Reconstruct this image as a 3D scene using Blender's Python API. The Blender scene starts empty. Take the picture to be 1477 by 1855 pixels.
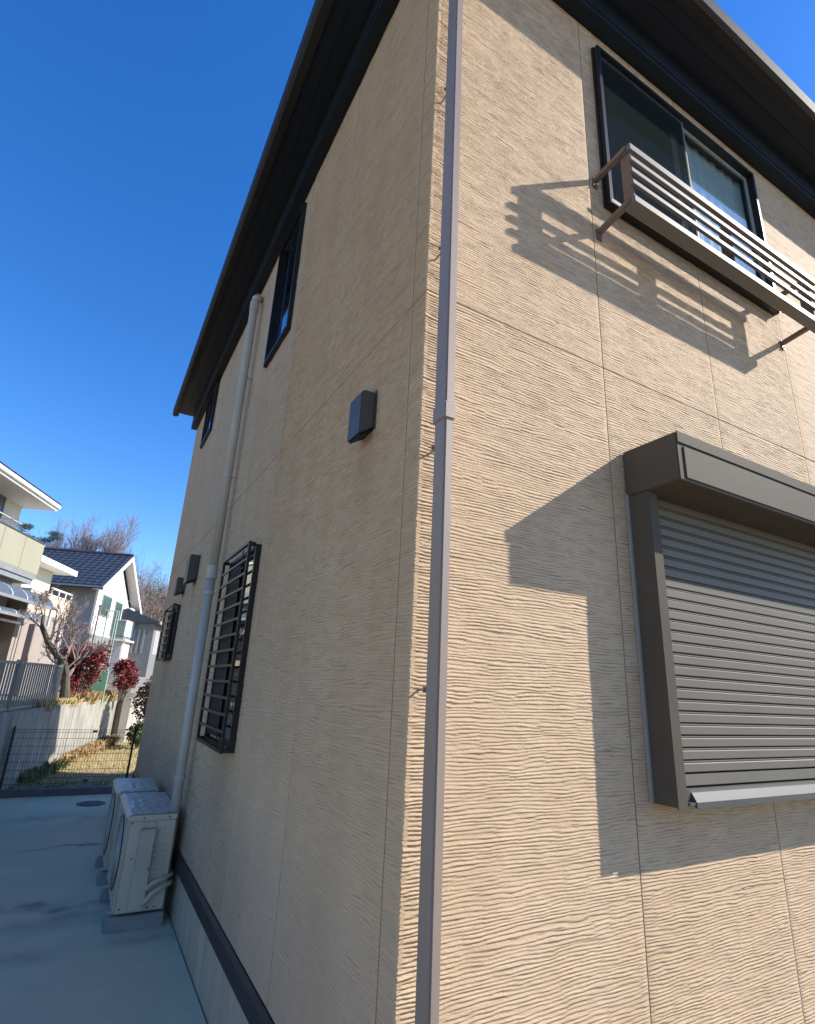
import bpy, math, random
import numpy as np
from mathutils import Vector, Matrix
R = math.radians
S = bpy.context.scene
C = S.collection
random.seed(7)
# ------------------------------------------------------------------ camera, sky, sun, exposure
cam = bpy.data.objects.new('camera', bpy.data.cameras.new('camera')); C.objects.link(cam)
M = ((0.86703, -0.49610, 0.04625), (-0.19118, -0.24553, 0.95035), (0.46011, 0.83283, 0.30773))
mr = Matrix(((M[0][0], M[1][0], -M[2][0]), (M[0][1], M[1][1], -M[2][1]), (M[0][2], M[1][2], -M[2][2])))
cam.matrix_world = Matrix.Translation((-0.8564, -1.4844, 1.6)) @ mr.to_4x4()
cam.data.sensor_fit = 'VERTICAL'; cam.data.sensor_height = 24; cam.data.lens = 990.43 / 1855 * 24
cam.data.clip_start = 0.05; cam.data.clip_end = 3000
S.camera = cam
TO_SUN = Vector((2.50, -1.0, 1.80)).normalized()
ELEV = math.asin(TO_SUN.z); AZ = math.atan2(TO_SUN.x, TO_SUN.y)
W = bpy.data.worlds.new('World'); S.world = W; W.use_nodes = True
wn = W.node_tree.nodes; wl = W.node_tree.links
sky = wn.new('ShaderNodeTexSky'); sky.sky_type = 'NISHITA'; sky.sun_disc = False
sky.sun_elevation = ELEV; sky.sun_rotation = AZ
sky.air_density = 1.0; sky.dust_density = 0.15; sky.ozone_density = 3.0; sky.altitude = 200
bg = wn['Background']; bg.inputs['Strength'].default_value = 0.147
hs = wn.new('ShaderNodeHueSaturation'); hs.inputs['Saturation'].default_value = 1.33; hs.inputs['Hue'].default_value = .511
wl.new(sky.outputs[0], hs.inputs['Color']); wl.new(hs.outputs[0], bg.inputs['Color'])
sun = bpy.data.objects.new('sun', bpy.data.lights.new('sun', 'SUN')); C.objects.link(sun)
sun.data.energy = 5.0; sun.data.angle = R(0.53); sun.data.color = (1.0, 0.925, 0.82)
sun.rotation_euler = (-TO_SUN).to_track_quat('-Z', 'Y').to_euler()
S.view_settings.view_transform = 'Standard'; S.view_settings.look = 'None'
S.view_settings.exposure = 0.85; S.view_settings.gamma = 1.0
S.view_settings.use_curve_mapping = False

# ------------------------------------------------------------------ helpers
class MB:
    def __init__(s): s.v = []; s.f = []
    def add(s, vs, fs):
        o = len(s.v); s.v += [tuple(p) for p in vs]; s.f += [tuple(i + o for i in f) for f in fs]
    def box(s, x0, x1, y0, y1, z0, z1):
        if x0 > x1: x0, x1 = x1, x0
        if y0 > y1: y0, y1 = y1, y0
        if z0 > z1: z0, z1 = z1, z0
        s.add([(x0,y0,z0),(x1,y0,z0),(x1,y1,z0),(x0,y1,z0),(x0,y0,z1),(x1,y0,z1),(x1,y1,z1),(x0,y1,z1)],
              [(0,3,2,1),(4,5,6,7),(0,1,5,4),(1,2,6,5),(2,3,7,6),(3,0,4,7)]); return s
    def tube(s, pts, rads, n=8, caps=True):
        pts = [Vector(p) for p in pts]
        if not hasattr(rads, '__len__'): rads = [rads] * len(pts)
        rings = []
        for i, p in enumerate(pts):
            a = pts[max(i-1, 0)]; b = pts[min(i+1, len(pts)-1)]
            d = (b - a).normalized()
            u = d.cross(Vector((0,0,1)) if abs(d.z) < .9 else Vector((1,0,0))).normalized(); w = d.cross(u)
            rings.append([p + (u*math.cos(t) + w*math.sin(t)) * rads[i] for t in (2*math.pi*k/n for k in range(n))])
        vs = [q for r in rings for q in r]; fs = []
        for i in range(len(pts)-1):
            for k in range(n):
                a = i*n+k; b = i*n+(k+1) % n
                fs.append((a, b, b+n, a+n))
        if caps: fs.append(tuple(range(n))[::-1]); fs.append(tuple((len(pts)-1)*n+k for k in range(n)))
        s.add(vs, fs); return s
    def prism(s, poly, axis, a0, a1):   # poly of (p,q) extruded along axis
        def m(p, q, a): return {'x': (a,p,q), 'y': (p,a,q), 'z': (p,q,a)}[axis]
        n = len(poly)
        s.add([m(p,q,a0) for p,q in poly] + [m(p,q,a1) for p,q in poly],
              [tuple(range(n))[::-1], tuple(range(n, 2*n))] + [(i, (i+1) % n, n+(i+1) % n, n+i) for i in range(n)]); return s
    def sphere(s, c, r, nu=10, nv=6, jit=0, sc=(1,1,1)):
        vs = []; fs = []
        for j in range(nv+1):
            for i in range(nu):
                t = math.pi*j/nv; p = 2*math.pi*i/nu; rr = r*(1+jit*random.uniform(-1,1))
                vs.append((c[0]+sc[0]*rr*math.sin(t)*math.cos(p), c[1]+sc[1]*rr*math.sin(t)*math.sin(p), c[2]+sc[2]*rr*math.cos(t)))
        for j in range(nv):
            for i in range(nu):
                a = j*nu+i; b = j*nu+(i+1) % nu; fs.append((a, a+nu, b+nu, b))
        s.add(vs, fs); return s
    def mesh(s, name, mat, bevel=0, smooth=False):
        me = bpy.data.meshes.new(name); me.from_pydata(s.v, [], s.f); me.materials.append(mat); me.validate()
        import bmesh
        bm = bmesh.new(); bm.from_mesh(me)
        bmesh.ops.recalc_face_normals(bm, faces=bm.faces[:])
        if bevel: bmesh.ops.bevel(bm, geom=[e for e in bm.edges if e.is_manifold and e.calc_face_angle(0) > .6], offset=bevel, segments=2, affect='EDGES', clamp_overlap=True)
        bm.to_mesh(me); bm.free()
        if smooth:
            me.shade_smooth()
        return me
    def build(s, name, mat, parent=None, bevel=0, smooth=False):
        return link(name, s.mesh(name, mat, bevel, smooth), parent)
def link(name, me, parent=None, loc=(0,0,0)):
    o = bpy.data.objects.new(name, me); C.objects.link(o); o.parent = parent; o.location = loc; return o
def raw(name, V, F, mat, parent=None, smooth=False):   # numpy triangles / quads
    me = bpy.data.meshes.new(name); V = np.asarray(V, np.float32); F = np.asarray(F, np.int32)
    k = F.shape[1]
    me.vertices.add(len(V)); me.vertices.foreach_set('co', V.ravel())
    me.loops.add(F.size); me.loops.foreach_set('vertex_index', F.ravel())
    me.polygons.add(len(F)); me.polygons.foreach_set('loop_start', np.arange(0, F.size, k, dtype=np.int32))
    me.polygons.foreach_set('loop_total', np.full(len(F), k, np.int32))
    me.update(calc_edges=True); me.materials.append(mat)
    if smooth: me.shade_smooth()
    return link(name, me, parent)
def tag(o, label=None, cat=None, group=None, kind=None):
    if label: o['label'] = label
    if cat: o['category'] = cat
    if group: o['group'] = group
    if kind: o['kind'] = kind
    return o
def empty(name, loc=(0,0,0), rz=0):
    o = bpy.data.objects.new(name, None); C.objects.link(o); o.location = loc; o.rotation_euler = (0,0,rz); return o
def copy_tree(o, parent=None):
    c = o.copy(); C.objects.link(c); c.parent = parent
    for ch in list(o.children): copy_tree(ch, c)
    return c
# 2-D value noise, smooth
def lattice(seed): return np.random.RandomState(seed).uniform(-1, 1, (512, 512)).astype(np.float32)
def vnoise(L, x, y):
    xi = np.floor(x).astype(int); yi = np.floor(y).astype(int); fx = x-xi; fy = y-yi
    fx = fx*fx*(3-2*fx); fy = fy*fy*(3-2*fy)
    a = L[xi % 512, yi % 512]; b = L[(xi+1) % 512, yi % 512]; c = L[xi % 512, (yi+1) % 512]; d = L[(xi+1) % 512, (yi+1) % 512]
    return (a*(1-fx)+b*fx)*(1-fy) + (c*(1-fx)+d*fx)*fy

# ------------------------------------------------------------------ materials
def mat(name, col, rough=.6, metal=0, var=.12, scale=6, bump=0, bscale=60, stretch=(1,1,1), spec=.5, streak=None, col2=None, coat=0):
    m = bpy.data.materials.new(name); m.use_nodes = True; N = m.node_tree.nodes; L = m.node_tree.links
    P = N['Principled BSDF']; P.inputs['Roughness'].default_value = rough; P.inputs['Metallic'].default_value = metal
    P.inputs['Specular IOR Level'].default_value = spec; P.inputs['Coat Weight'].default_value = coat
    g = N.new('ShaderNodeNewGeometry'); mp = N.new('ShaderNodeMapping'); mp.inputs['Scale'].default_value = stretch
    L.new(g.outputs['Position'], mp.inputs['Vector'])
    n = N.new('ShaderNodeTexNoise'); n.inputs['Scale'].default_value = scale; n.inputs['Detail'].default_value = 6; n.inputs['Roughness'].default_value = .6
    L.new(mp.outputs[0], n.inputs['Vector'])
    cr = N.new('ShaderNodeValToRGB'); cr.color_ramp.elements[0].position = .3; cr.color_ramp.elements[1].position = .7
    c2 = col2 or tuple(c*(1-var) for c in col); c1 = col if col2 else tuple(min(1, c*(1+var)) for c in col)
    cr.color_ramp.elements[0].color = (*c2, 1); cr.color_ramp.elements[1].color = (*c1, 1)
    L.new(n.outputs['Fac'], cr.inputs['Fac']); out = cr.outputs['Color']
    if streak:   # vertical dirt streaks: (strength, colour)
        mp2 = N.new('ShaderNodeMapping'); mp2.inputs['Scale'].default_value = (3.4, 3.4, .55); L.new(g.outputs['Position'], mp2.inputs['Vector'])
        n2 = N.new('ShaderNodeTexNoise'); n2.inputs['Scale'].default_value = 2.2; n2.inputs['Detail'].default_value = 8; n2.inputs['Roughness'].default_value = .72; L.new(mp2.outputs[0], n2.inputs['Vector'])
        r2 = N.new('ShaderNodeValToRGB'); r2.color_ramp.elements[0].position = .42; r2.color_ramp.elements[1].position = .66
        L.new(n2.outputs['Fac'], r2.inputs['Fac'])
        mu = N.new('ShaderNodeMath'); mu.operation = 'MULTIPLY'; mu.inputs[1].default_value = streak[0]; L.new(r2.outputs['Color'], mu.inputs[0])
        mx = N.new('ShaderNodeMixRGB'); L.new(mu.outputs[0], mx.inputs['Fac']); L.new(out, mx.inputs['Color1']); mx.inputs['Color2'].default_value = (*streak[1], 1); out = mx.outputs['Color']
    L.new(out, P.inputs['Base Color'])
    if bump:
        nb = N.new('ShaderNodeTexNoise'); nb.inputs['Scale'].default_value = bscale; nb.inputs['Detail'].default_value = 8; L.new(mp.outputs[0], nb.inputs['Vector'])
        b = N.new('ShaderNodeBump'); b.inputs['Strength'].default_value = bump; b.inputs['Distance'].default_value = .01
        L.new(nb.outputs['Fac'], b.inputs['Height']); L.new(b.outputs['Normal'], P.inputs['Normal'])
    m['p'] = 1
    return m
def siding_material():
    m = bpy.data.materials.new('siding'); m.use_nodes = True; N = m.node_tree.nodes; L = m.node_tree.links
    P = N['Principled BSDF']; P.inputs['Roughness'].default_value = .8; P.inputs['Specular IOR Level'].default_value = .25
    g = N.new('ShaderNodeNewGeometry')
    n = N.new('ShaderNodeTexNoise'); n.inputs['Scale'].default_value = 1.3; n.inputs['Detail'].default_value = 5; L.new(g.outputs['Position'], n.inputs['Vector'])
    mp = N.new('ShaderNodeMapping'); mp.inputs['Scale'].default_value = (3, 3, .5); L.new(g.outputs['Position'], mp.inputs['Vector'])
    n2 = N.new('ShaderNodeTexNoise'); n2.inputs['Scale'].default_value = 1.5; n2.inputs['Detail'].default_value = 4; L.new(mp.outputs[0], n2.inputs['Vector'])
    ad = N.new('ShaderNodeMath'); ad.operation = 'ADD'; L.new(n.outputs['Fac'], ad.inputs[0]); L.new(n2.outputs['Fac'], ad.inputs[1])
    cr = N.new('ShaderNodeValToRGB'); e = cr.color_ramp.elements
    e[0].position = .8; e[0].color = (.520, .368, .226, 1); e[1].position = 1.2; e[1].color = (.570, .410, .260, 1)
    md = N.new('ShaderNodeMath'); md.operation = 'MULTIPLY'; md.inputs[1].default_value = 1.0; L.new(ad.outputs[0], md.inputs[0]); 
    dv = N.new('ShaderNodeMapRange'); dv.inputs['From Min'].default_value = .75; dv.inputs['From Max'].default_value = 1.25; L.new(ad.outputs[0], dv.inputs['Value'])
    e[0].position = .1; e[1].position = .9; L.new(dv.outputs[0], cr.inputs['Fac'])
    out = cr.outputs['Color']
    # brown run-off stains below the hoods and the barred windows (world positions)
    sx = N.new('ShaderNodeSeparateXYZ'); L.new(g.outputs['Position'], sx.inputs[0])
    def blob(y, z, sy, sz, k, prev):
        a = N.new('ShaderNodeVectorMath'); a.operation = 'SUBTRACT'; a.inputs[1].default_value = (0, y, z); L.new(g.outputs['Position'], a.inputs[0])
        b = N.new('ShaderNodeVectorMath'); b.operation = 'MULTIPLY'; b.inputs[1].default_value = (6, 1/sy, 1/sz); L.new(a.outputs[0], b.inputs[0])
        c = N.new('ShaderNodeVectorMath'); c.operation = 'LENGTH'; L.new(b.outputs[0], c.inputs[0])
        d = N.new('ShaderNodeMapRange'); d.interpolation_type = 'SMOOTHSTEP'; d.inputs['From Min'].default_value = 1; d.inputs['From Max'].default_value = 0; d.inputs['To Max'].default_value = k; L.new(c.outputs['Value'], d.inputs['Value'])
        e2 = N.new('ShaderNodeMath'); e2.operation = 'MULTIPLY'; L.new(d.outputs[0], e2.inputs[0]); L.new(n2.outputs['Fac'], e2.inputs[1])
        x = N.new('ShaderNodeMixRGB'); L.new(e2.outputs[0], x.inputs['Fac']); L.new(prev, x.inputs['Color1']); x.inputs['Color2'].default_value = (.17, .085, .05, 1)
        return x.outputs['Color']
    out = blob(2.3, 1.1, .5, .55, .6, out); out = blob(.45, 2.5, .16, .4, .45, out); out = blob(4.65, 2.5, .2, .35, .5, out); out = blob(5.8, 1.6, .5, .5, .4, out)
    ga = N.new('ShaderNodeAttribute'); ga.attribute_name = 'groove_shade'  # crease shade of the ripples, mixed into the siding colour as dark lines
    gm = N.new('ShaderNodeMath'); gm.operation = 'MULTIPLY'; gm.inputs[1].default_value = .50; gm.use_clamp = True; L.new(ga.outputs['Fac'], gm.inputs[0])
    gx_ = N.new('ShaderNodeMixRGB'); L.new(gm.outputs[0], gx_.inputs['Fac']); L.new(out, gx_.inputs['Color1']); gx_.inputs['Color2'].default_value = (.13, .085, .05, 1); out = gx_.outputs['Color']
    L.new(out, P.inputs['Base Color'])
    mb = N.new('ShaderNodeMapping'); mb.inputs['Scale'].default_value = (1, 1, 2.6); L.new(g.outputs['Position'], mb.inputs['Vector'])
    nb = N.new('ShaderNodeTexNoise'); nb.inputs['Scale'].default_value = 70; nb.inputs['Detail'].default_value = 8; nb.inputs['Roughness'].default_value = .7; L.new(mb.outputs[0], nb.inputs['Vector'])
    b = N.new('ShaderNodeBump'); b.inputs['Strength'].default_value = .6; b.inputs['Distance'].default_value = .004
    L.new(nb.outputs['Fac'], b.inputs['Height']); L.new(b.outputs['Normal'], P.inputs['Normal'])
    return m
def glass(name, tint=(.02,.03,.035), clear=.8, boost=1.0):
    m = bpy.data.materials.new(name); m.use_nodes = True; N = m.node_tree.nodes; L = m.node_tree.links
    N.remove(N['Principled BSDF'])
    df = N.new('ShaderNodeBsdfDiffuse'); df.inputs['Color'].default_value = (*tint, 1)
    t = N.new('ShaderNodeBsdfTransparent'); t.inputs['Color'].default_value = (.86, .92, .91, 1)
    gl = N.new('ShaderNodeBsdfGlossy'); gl.inputs['Roughness'].default_value = .012; gl.inputs['Color'].default_value = (.95, 1, 1, 1)
    lw = N.new('ShaderNodeLayerWeight'); lw.inputs['Blend'].default_value = .5
    pw = N.new('ShaderNodeMath'); pw.operation = 'POWER'; pw.inputs[1].default_value = 4; L.new(lw.outputs['Facing'], pw.inputs[0])
    ma = N.new('ShaderNodeMath'); ma.operation = 'MULTIPLY_ADD'; ma.inputs[1].default_value = .9*boost; ma.inputs[2].default_value = .045*boost; ma.use_clamp = True; L.new(pw.outputs[0], ma.inputs[0])
    m1 = N.new('ShaderNodeMixShader'); m1.inputs[0].default_value = clear; L.new(df.outputs[0], m1.inputs[1]); L.new(t.outputs[0], m1.inputs[2])
    m2 = N.new('ShaderNodeMixShader'); L.new(ma.outputs[0], m2.inputs[0]); L.new(m1.outputs[0], m2.inputs[1]); L.new(gl.outputs[0], m2.inputs[2])
    L.new(m2.outputs[0], N['Material Output'].inputs['Surface'])
    nz = N.new('ShaderNodeTexNoise'); nz.inputs['Scale'].default_value = 1.4; b = N.new('ShaderNodeBump'); b.inputs['Strength'].default_value = .03
    g = N.new('ShaderNodeNewGeometry'); L.new(g.outputs['Position'], nz.inputs['Vector']); L.new(nz.outputs['Fac'], b.inputs['Height']); L.new(b.outputs['Normal'], gl.inputs['Normal'])
    return m
SID = siding_material()
SEAL = mat('sealant', (.13,.085,.06), .7, var=.2)
EAVE = mat('eave_board', (.008,.014,.024), .6, spec=.3, var=.12, scale=3)
SOFF = mat('soffit_board', (.005,.009,.017), .6, var=.15, scale=3)
GUT = mat('gutter_resin', (.042,.038,.036), .6, spec=.12, var=.12, scale=4)
BROWN = mat('brown_downpipe', (.28,.215,.17), .45, var=.08, scale=5, stretch=(1,1,.3))
FRAME = mat('bronze_aluminium', (.016,.015,.014), .38, metal=.3, var=.15)
FRAMEL = mat('silver_bronze_aluminium', (.30,.29,.265), .5, spec=.3, var=.05)
RAILM = mat('railing_aluminium', (.155,.145,.135), .55, spec=.35, var=.06)
ARM = mat('railing_bracket_brown', (.17,.125,.10), .5, metal=.2, var=.08)
SHUT = mat('shutter_slat_paint', (.150,.134,.107), .6, var=.06, scale=2, spec=.2)
SHUTB = mat('shutter_housing_paint', (.098,.083,.064), .7, var=.08, scale=2.5, spec=.06)
FLASH = mat('brown_base_flashing', (.028,.023,.021), .5, var=.15)
GREYP = mat('grey_drain_pipe', (.45,.42,.36), .45, var=.12, scale=3, stretch=(1,1,.4), streak=(.25,(.2,.19,.17)))
CONC = mat('foundation_mortar', (.56,.48,.34), .85, var=.14, scale=2.2, stretch=(1,1,.5), bump=.4, bscale=70, streak=(.35,(.16,.15,.12)))
ALLEY = None
GLASS = glass('window_glass', (.02,.03,.03), .93); GLASSD = glass('dark_window_glass', (.006,.012,.014), .4, 1.3)
SCREEN = mat('insect_screen', (.012,.013,.013), .7, var=.1, scale=40)
DARK = mat('dark_room', (.018,.018,.02), .9, var=.3)
CURT = mat('pale_curtain', (.42,.44,.45), .85, var=.1, scale=14, stretch=(6,6,.2))
BLIND = mat('grey_roller_blind', (.16,.17,.17), .8, var=.06)
HOOD = mat('vent_hood_paint', (.075,.067,.058), .45, metal=.2, var=.1)
ACW = mat('ac_casing_paint', (.57,.51,.38), .42, var=.06, scale=3, streak=(.15,(.3,.28,.23)))
ACG = mat('ac_plastic_grey', (.48,.44,.34), .5, var=.08)
RESIN = mat('resin_foot', (.27,.27,.26), .8, var=.15, bump=.2)
BLACK = mat('black_steel_wire', (.012,.012,.013), .45, metal=.3, var=.1)
FILM = mat('clear_wrap_film', (.42,.41,.37), .28, var=.15, scale=26, bump=.7, bscale=34, coat=.15)
RETW = mat('retaining_concrete', (.32,.31,.27), .9, var=.2, scale=1.4, bump=.5, bscale=25, streak=(.9,(.13,.125,.10)))
SOIL = mat('bare_soil', (.16,.12,.08), .95, var=.3, scale=3, bump=.6, bscale=8)
LAWN = mat('dormant_lawn', (.42,.33,.17), .95, scale=2.2, col2=(.24,.20,.10), bump=.8, bscale=30)
STRAW = mat('straw_grass_blade', (.60,.46,.22), .8, scale=1.8, col2=(.36,.30,.12))
OLIVE = mat('green_grass_blade', (.14,.17,.055), .8, scale=3, col2=(.24,.22,.09))
def alley_material():
    m = mat('alley_concrete', (.77,.64,.40), .8, scale=2.4, col2=(.67,.56,.355), bump=.3, bscale=90)
    N = m.node_tree.nodes; L = m.node_tree.links; P = N['Principled BSDF']
    prev = P.inputs['Base Color'].links[0].from_socket
    g = N.new('ShaderNodeNewGeometry')
    w = N.new('ShaderNodeTexNoise'); w.inputs['Scale'].default_value = 3.1; w.inputs['Detail'].default_value = 6; L.new(g.outputs['Position'], w.inputs['Vector'])
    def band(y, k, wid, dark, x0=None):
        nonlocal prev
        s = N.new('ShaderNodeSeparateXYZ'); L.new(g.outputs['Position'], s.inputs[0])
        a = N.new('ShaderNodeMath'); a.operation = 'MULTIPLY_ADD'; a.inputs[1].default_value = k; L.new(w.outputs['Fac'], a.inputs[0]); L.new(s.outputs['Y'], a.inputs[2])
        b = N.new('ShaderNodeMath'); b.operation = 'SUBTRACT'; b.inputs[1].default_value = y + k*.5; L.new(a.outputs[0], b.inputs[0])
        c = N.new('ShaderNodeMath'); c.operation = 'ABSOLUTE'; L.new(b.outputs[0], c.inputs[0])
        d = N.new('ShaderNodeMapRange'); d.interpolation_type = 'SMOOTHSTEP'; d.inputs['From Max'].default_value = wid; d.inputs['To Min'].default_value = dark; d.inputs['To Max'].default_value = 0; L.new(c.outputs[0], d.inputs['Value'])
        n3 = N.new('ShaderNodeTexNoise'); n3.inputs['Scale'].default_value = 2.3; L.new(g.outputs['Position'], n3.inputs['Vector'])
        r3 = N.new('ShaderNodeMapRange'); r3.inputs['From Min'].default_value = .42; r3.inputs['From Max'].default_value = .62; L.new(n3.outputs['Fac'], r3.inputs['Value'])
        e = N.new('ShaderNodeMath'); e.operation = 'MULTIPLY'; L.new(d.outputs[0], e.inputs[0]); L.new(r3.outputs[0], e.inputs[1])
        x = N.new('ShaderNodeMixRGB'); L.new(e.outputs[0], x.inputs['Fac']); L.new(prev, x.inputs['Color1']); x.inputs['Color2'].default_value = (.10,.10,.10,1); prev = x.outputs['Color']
    vv = N.new('ShaderNodeTexNoise'); vv.inputs['Scale'].default_value = 130; vv.inputs['Detail'].default_value = 4; L.new(g.outputs['Position'], vv.inputs['Vector'])
    vr = N.new('ShaderNodeMapRange'); vr.inputs['From Min'].default_value = .60; vr.inputs['From Max'].default_value = .72; vr.inputs['To Max'].default_value = .55; L.new(vv.outputs['Fac'], vr.inputs['Value'])
    vm = N.new('ShaderNodeMixRGB'); L.new(vr.outputs[0], vm.inputs['Fac']); L.new(prev, vm.inputs['Color1']); vm.inputs['Color2'].default_value = (.22,.19,.15,1); prev = vm.outputs['Color']
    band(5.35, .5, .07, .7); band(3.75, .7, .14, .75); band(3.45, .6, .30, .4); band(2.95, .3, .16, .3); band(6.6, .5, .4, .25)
    L.new(prev, P.inputs['Base Color']); return m
ALLEY = alley_material()

# ------------------------------------------------------------------ ground and setting
def sheet(name, poly, m, z=None, kind='structure'):
    b = MB(); b.add([(p[0], p[1], p[2] if len(p) > 2 else z) for p in poly], [tuple(range(len(poly)))])
    return tag(b.build(name, m), kind=kind)
GRD = mat('gravelly_earth', (.26,.21,.15), .95, var=.2, scale=.5, bump=.4, bscale=20)
sheet('ground', [(-900,-900),(900,-900),(900,900),(-900,900)], GRD, -.03)
sheet('forecourt_paving', [(-1.9,-12),(14,-12),(14,-.02),(-1.9,-.02)], mat('forecourt_asphalt', (.14,.12,.095), .85, var=.1, scale=1, bump=.2), -.008)
sheet('alley_paving', [(-4.4,-3.9),(-1.9,-3.9),(-1.9,-.02),(0.0,-.02),(0.0,8.0),(-1.66,8.0)], ALLEY, 0)
k = MB().box(-1.75, .12, 8.0, 8.12, -.02, .085)
tag(k.build('kerb', mat('dark_kerb_concrete', (.13,.13,.13), .85, var=.2, bump=.3), bevel=.008), kind='structure')
# lawn beyond the kerb, gently uneven
g = MB(); nx, ny = 30, 44
for j in range(ny+1):
    for i in range(nx+1):
        x = -2.2+i*.5; y = 8.12+j*.32
        g.v.append((x, y, .03+.02*math.sin(x*3+y*2)+.015*math.sin(y*5-x)))
for j in range(ny):
    for i in range(nx):
        a = j*(nx+1)+i; g.f.append((a, a+1, a+nx+2, a+nx+1))
tag(g.build('lawn', LAWN, smooth=True), kind='structure')
# retaining-wall line and the higher neighbouring plot
RP = [(-4.9,-6.0), (.05,14.8), (.31,14.9), (1.42,19.6), (22,24)]
UP = [(p[0], p[1], 1.02) for p in RP]
sheet('upper_plot', UP+[(60,60,1.02),(-60,60,1.02),(-60,-20,1.02),(-9,-20,1.02)], mat('upper_plot_earth', (.26,.20,.12), .95, var=.3, scale=.7, bump=.5, bscale=12))
# hillside terrain
LH = lattice(3)
def hill(x, y):
    t = np.clip((y-58)/55, 0, 1); t = t*t*(3-2*t)
    return 1.0 + t*(9.5+2.0*vnoise(LH, x/30+50, y/40+50)) + np.clip((y-130)/200, 0, 1)*14
xs = np.linspace(-220, 240, 60); ys = np.linspace(58, 420, 50)
X, Y = np.meshgrid(xs, ys); Z = hill(X, Y)
V = np.stack([X, Y, Z], -1).reshape(-1, 3); I = np.arange(len(V)).reshape(50, 60)
F = np.stack([I[:-1,:-1], I[:-1,1:], I[1:,1:], I[1:,:-1]], -1).reshape(-1, 4)
tag(raw('hillside', V, F, mat('leaf_litter_hill', (.20,.145,.09), .95, var=.35, scale=.3, bump=.6, bscale=3), smooth=True), kind='structure')
# retaining walls
def wall_run(p, q, z1, th, cap):
    (x0,y0),(x1,y1) = p, q; d = Vector((x1-x0, y1-y0)); n = Vector((-d.y, d.x)).normalized()*th
    b = MB(); P4 = [(x0,y0),(x1,y1),(x1+n.x,y1+n.y),(x0+n.x,y0+n.y)]
    b.prism(P4, 'z', -.05, z1); return b
RW = empty('retaining_wall', (-1.08,10,0)); tag(RW, 'streaky grey concrete retaining wall behind the wire fence, holding the higher garden', 'retaining wall')
def off(mb, o): mb.v = [(a-o[0], b-o[1], c-o[2]) for a,b,c in mb.v]; return mb
def on_ret(y): return -1.08+(y-10)*.2382
ysp = [-6, -3, 0, 2.4, 4.8, 7.2, 9.6, 12.2, 14.8]
for a, b in zip(ysp[:-1], ysp[1:]):
    off(wall_run((on_ret(a),a+.004),(on_ret(b),b-.004),1.06,.2,0), (-1.08,10,0)).build('concrete_panel', RETW, RW, bevel=.006)
off(wall_run((.055,14.80),(.35,14.60),1.05,.25,0), (-1.08,10,0)).build('return_face', RETW, RW)
WW = empty('boundary_wall', (.31,15,0)); tag(WW, 'pale concrete garden wall running on behind the dark-leaved shrubs', 'wall')
W2 = mat('pale_wall', (.50,.49,.46), .9, var=.08, streak=(.3,(.3,.3,.27)))
off(wall_run((.355,14.60),(1.42,19.6),1.02,.18,0),(.31,15,0)).build('concrete_panel', W2, WW); off(wall_run((1.46,19.62),(22,24),1.02,.18,0),(.31,15,0)).build('concrete_panel', W2, WW)
# round drain cover on the alley
dc = MB().tube([(-.43,7.36,-.03),(-.43,7.36,.006)], .17, 24)
DC = tag(dc.build('drain_cover', mat('cast_iron_lid', (.10,.10,.10), .7, metal=.2, var=.25, scale=30)), 'small round dark drain lid set in the alley concrete near the kerb', 'drain cover')
rr = MB()
for r in (.155,.115,.075,.035):
    n = 24
    for k2 in range(n):
        if k2 % 3 == 2: continue
        t0, t1 = 2*math.pi*k2/n, 2*math.pi*(k2+1)/n
        rr.add([(-.43+rad*math.cos(t), 7.36+rad*math.sin(t), z) for z in (.007,.012) for rad, t in ((r,t0),(r,t1),(r-.02,t1),(r-.02,t0))],
               [(0,3,2,1),(4,5,6,7),(0,1,5,4),(1,2,6,5),(2,3,7,6),(3,0,4,7)])
tag(rr.build('raised_studs', mat('worn_iron', (.17,.17,.165), .5, metal=.3), DC), kind='stuff')

# ------------------------------------------------------------------ the beige house
H = empty('beige_house', (0,0,0)); tag(H, 'two-storey beige house with rippled siding and dark eaves seen from its corner', 'house')
L1, L2, L3, L4, L5 = lattice(11), lattice(12), lattice(13), lattice(14), lattice(15)
def relief(a, z, seed=0):
    a = a+seed*37.3
    wa = a + .02*vnoise(L2, a/.05+31, z/.02)
    cell = L5[np.floor(wa/.085+3*np.floor(z/.046)*.37).astype(int) % 512, np.floor(z/.046).astype(int) % 512]
    rough = .45 if seed >= 40 else 1.0; br0 = rough*vnoise(L4, a/.018+11, z/.010)
    ph = z/.0112 + .55*vnoise(L1, a/.33+9, z/.05) + .32*vnoise(L3, a/.11, z/.021) + .14*vnoise(L2, a/.04, z/.012) + .24*cell + .07*br0
    t = ph - np.floor(ph); am = 1 + .4*vnoise(L4, a/.09, z/.024); br = vnoise(L2, a/.022+77, z/.007)
    saw = np.where(t < .12, t/.12, 1-(t-.12)/.88)
    shade = np.exp(-(((t+.5) % 1 - .5)/.16)**2)*np.clip(.75+rough*(.8*vnoise(L4, a/.06, z/.018)+.7*br), 0, 1.4)  # painted shade, strongest at the groove line and broken up by noise
    return .0028*am*saw - .0015 + .0005*br + .0006*vnoise(L5, a/.5, z/.25), shade
def fr(a, d, z):  return (a, -d, z)      # front wall: a along +x, d outwards
def fl(a, d, z):  return (-d, a, z)      # side wall: a along +y, d outwards
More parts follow.
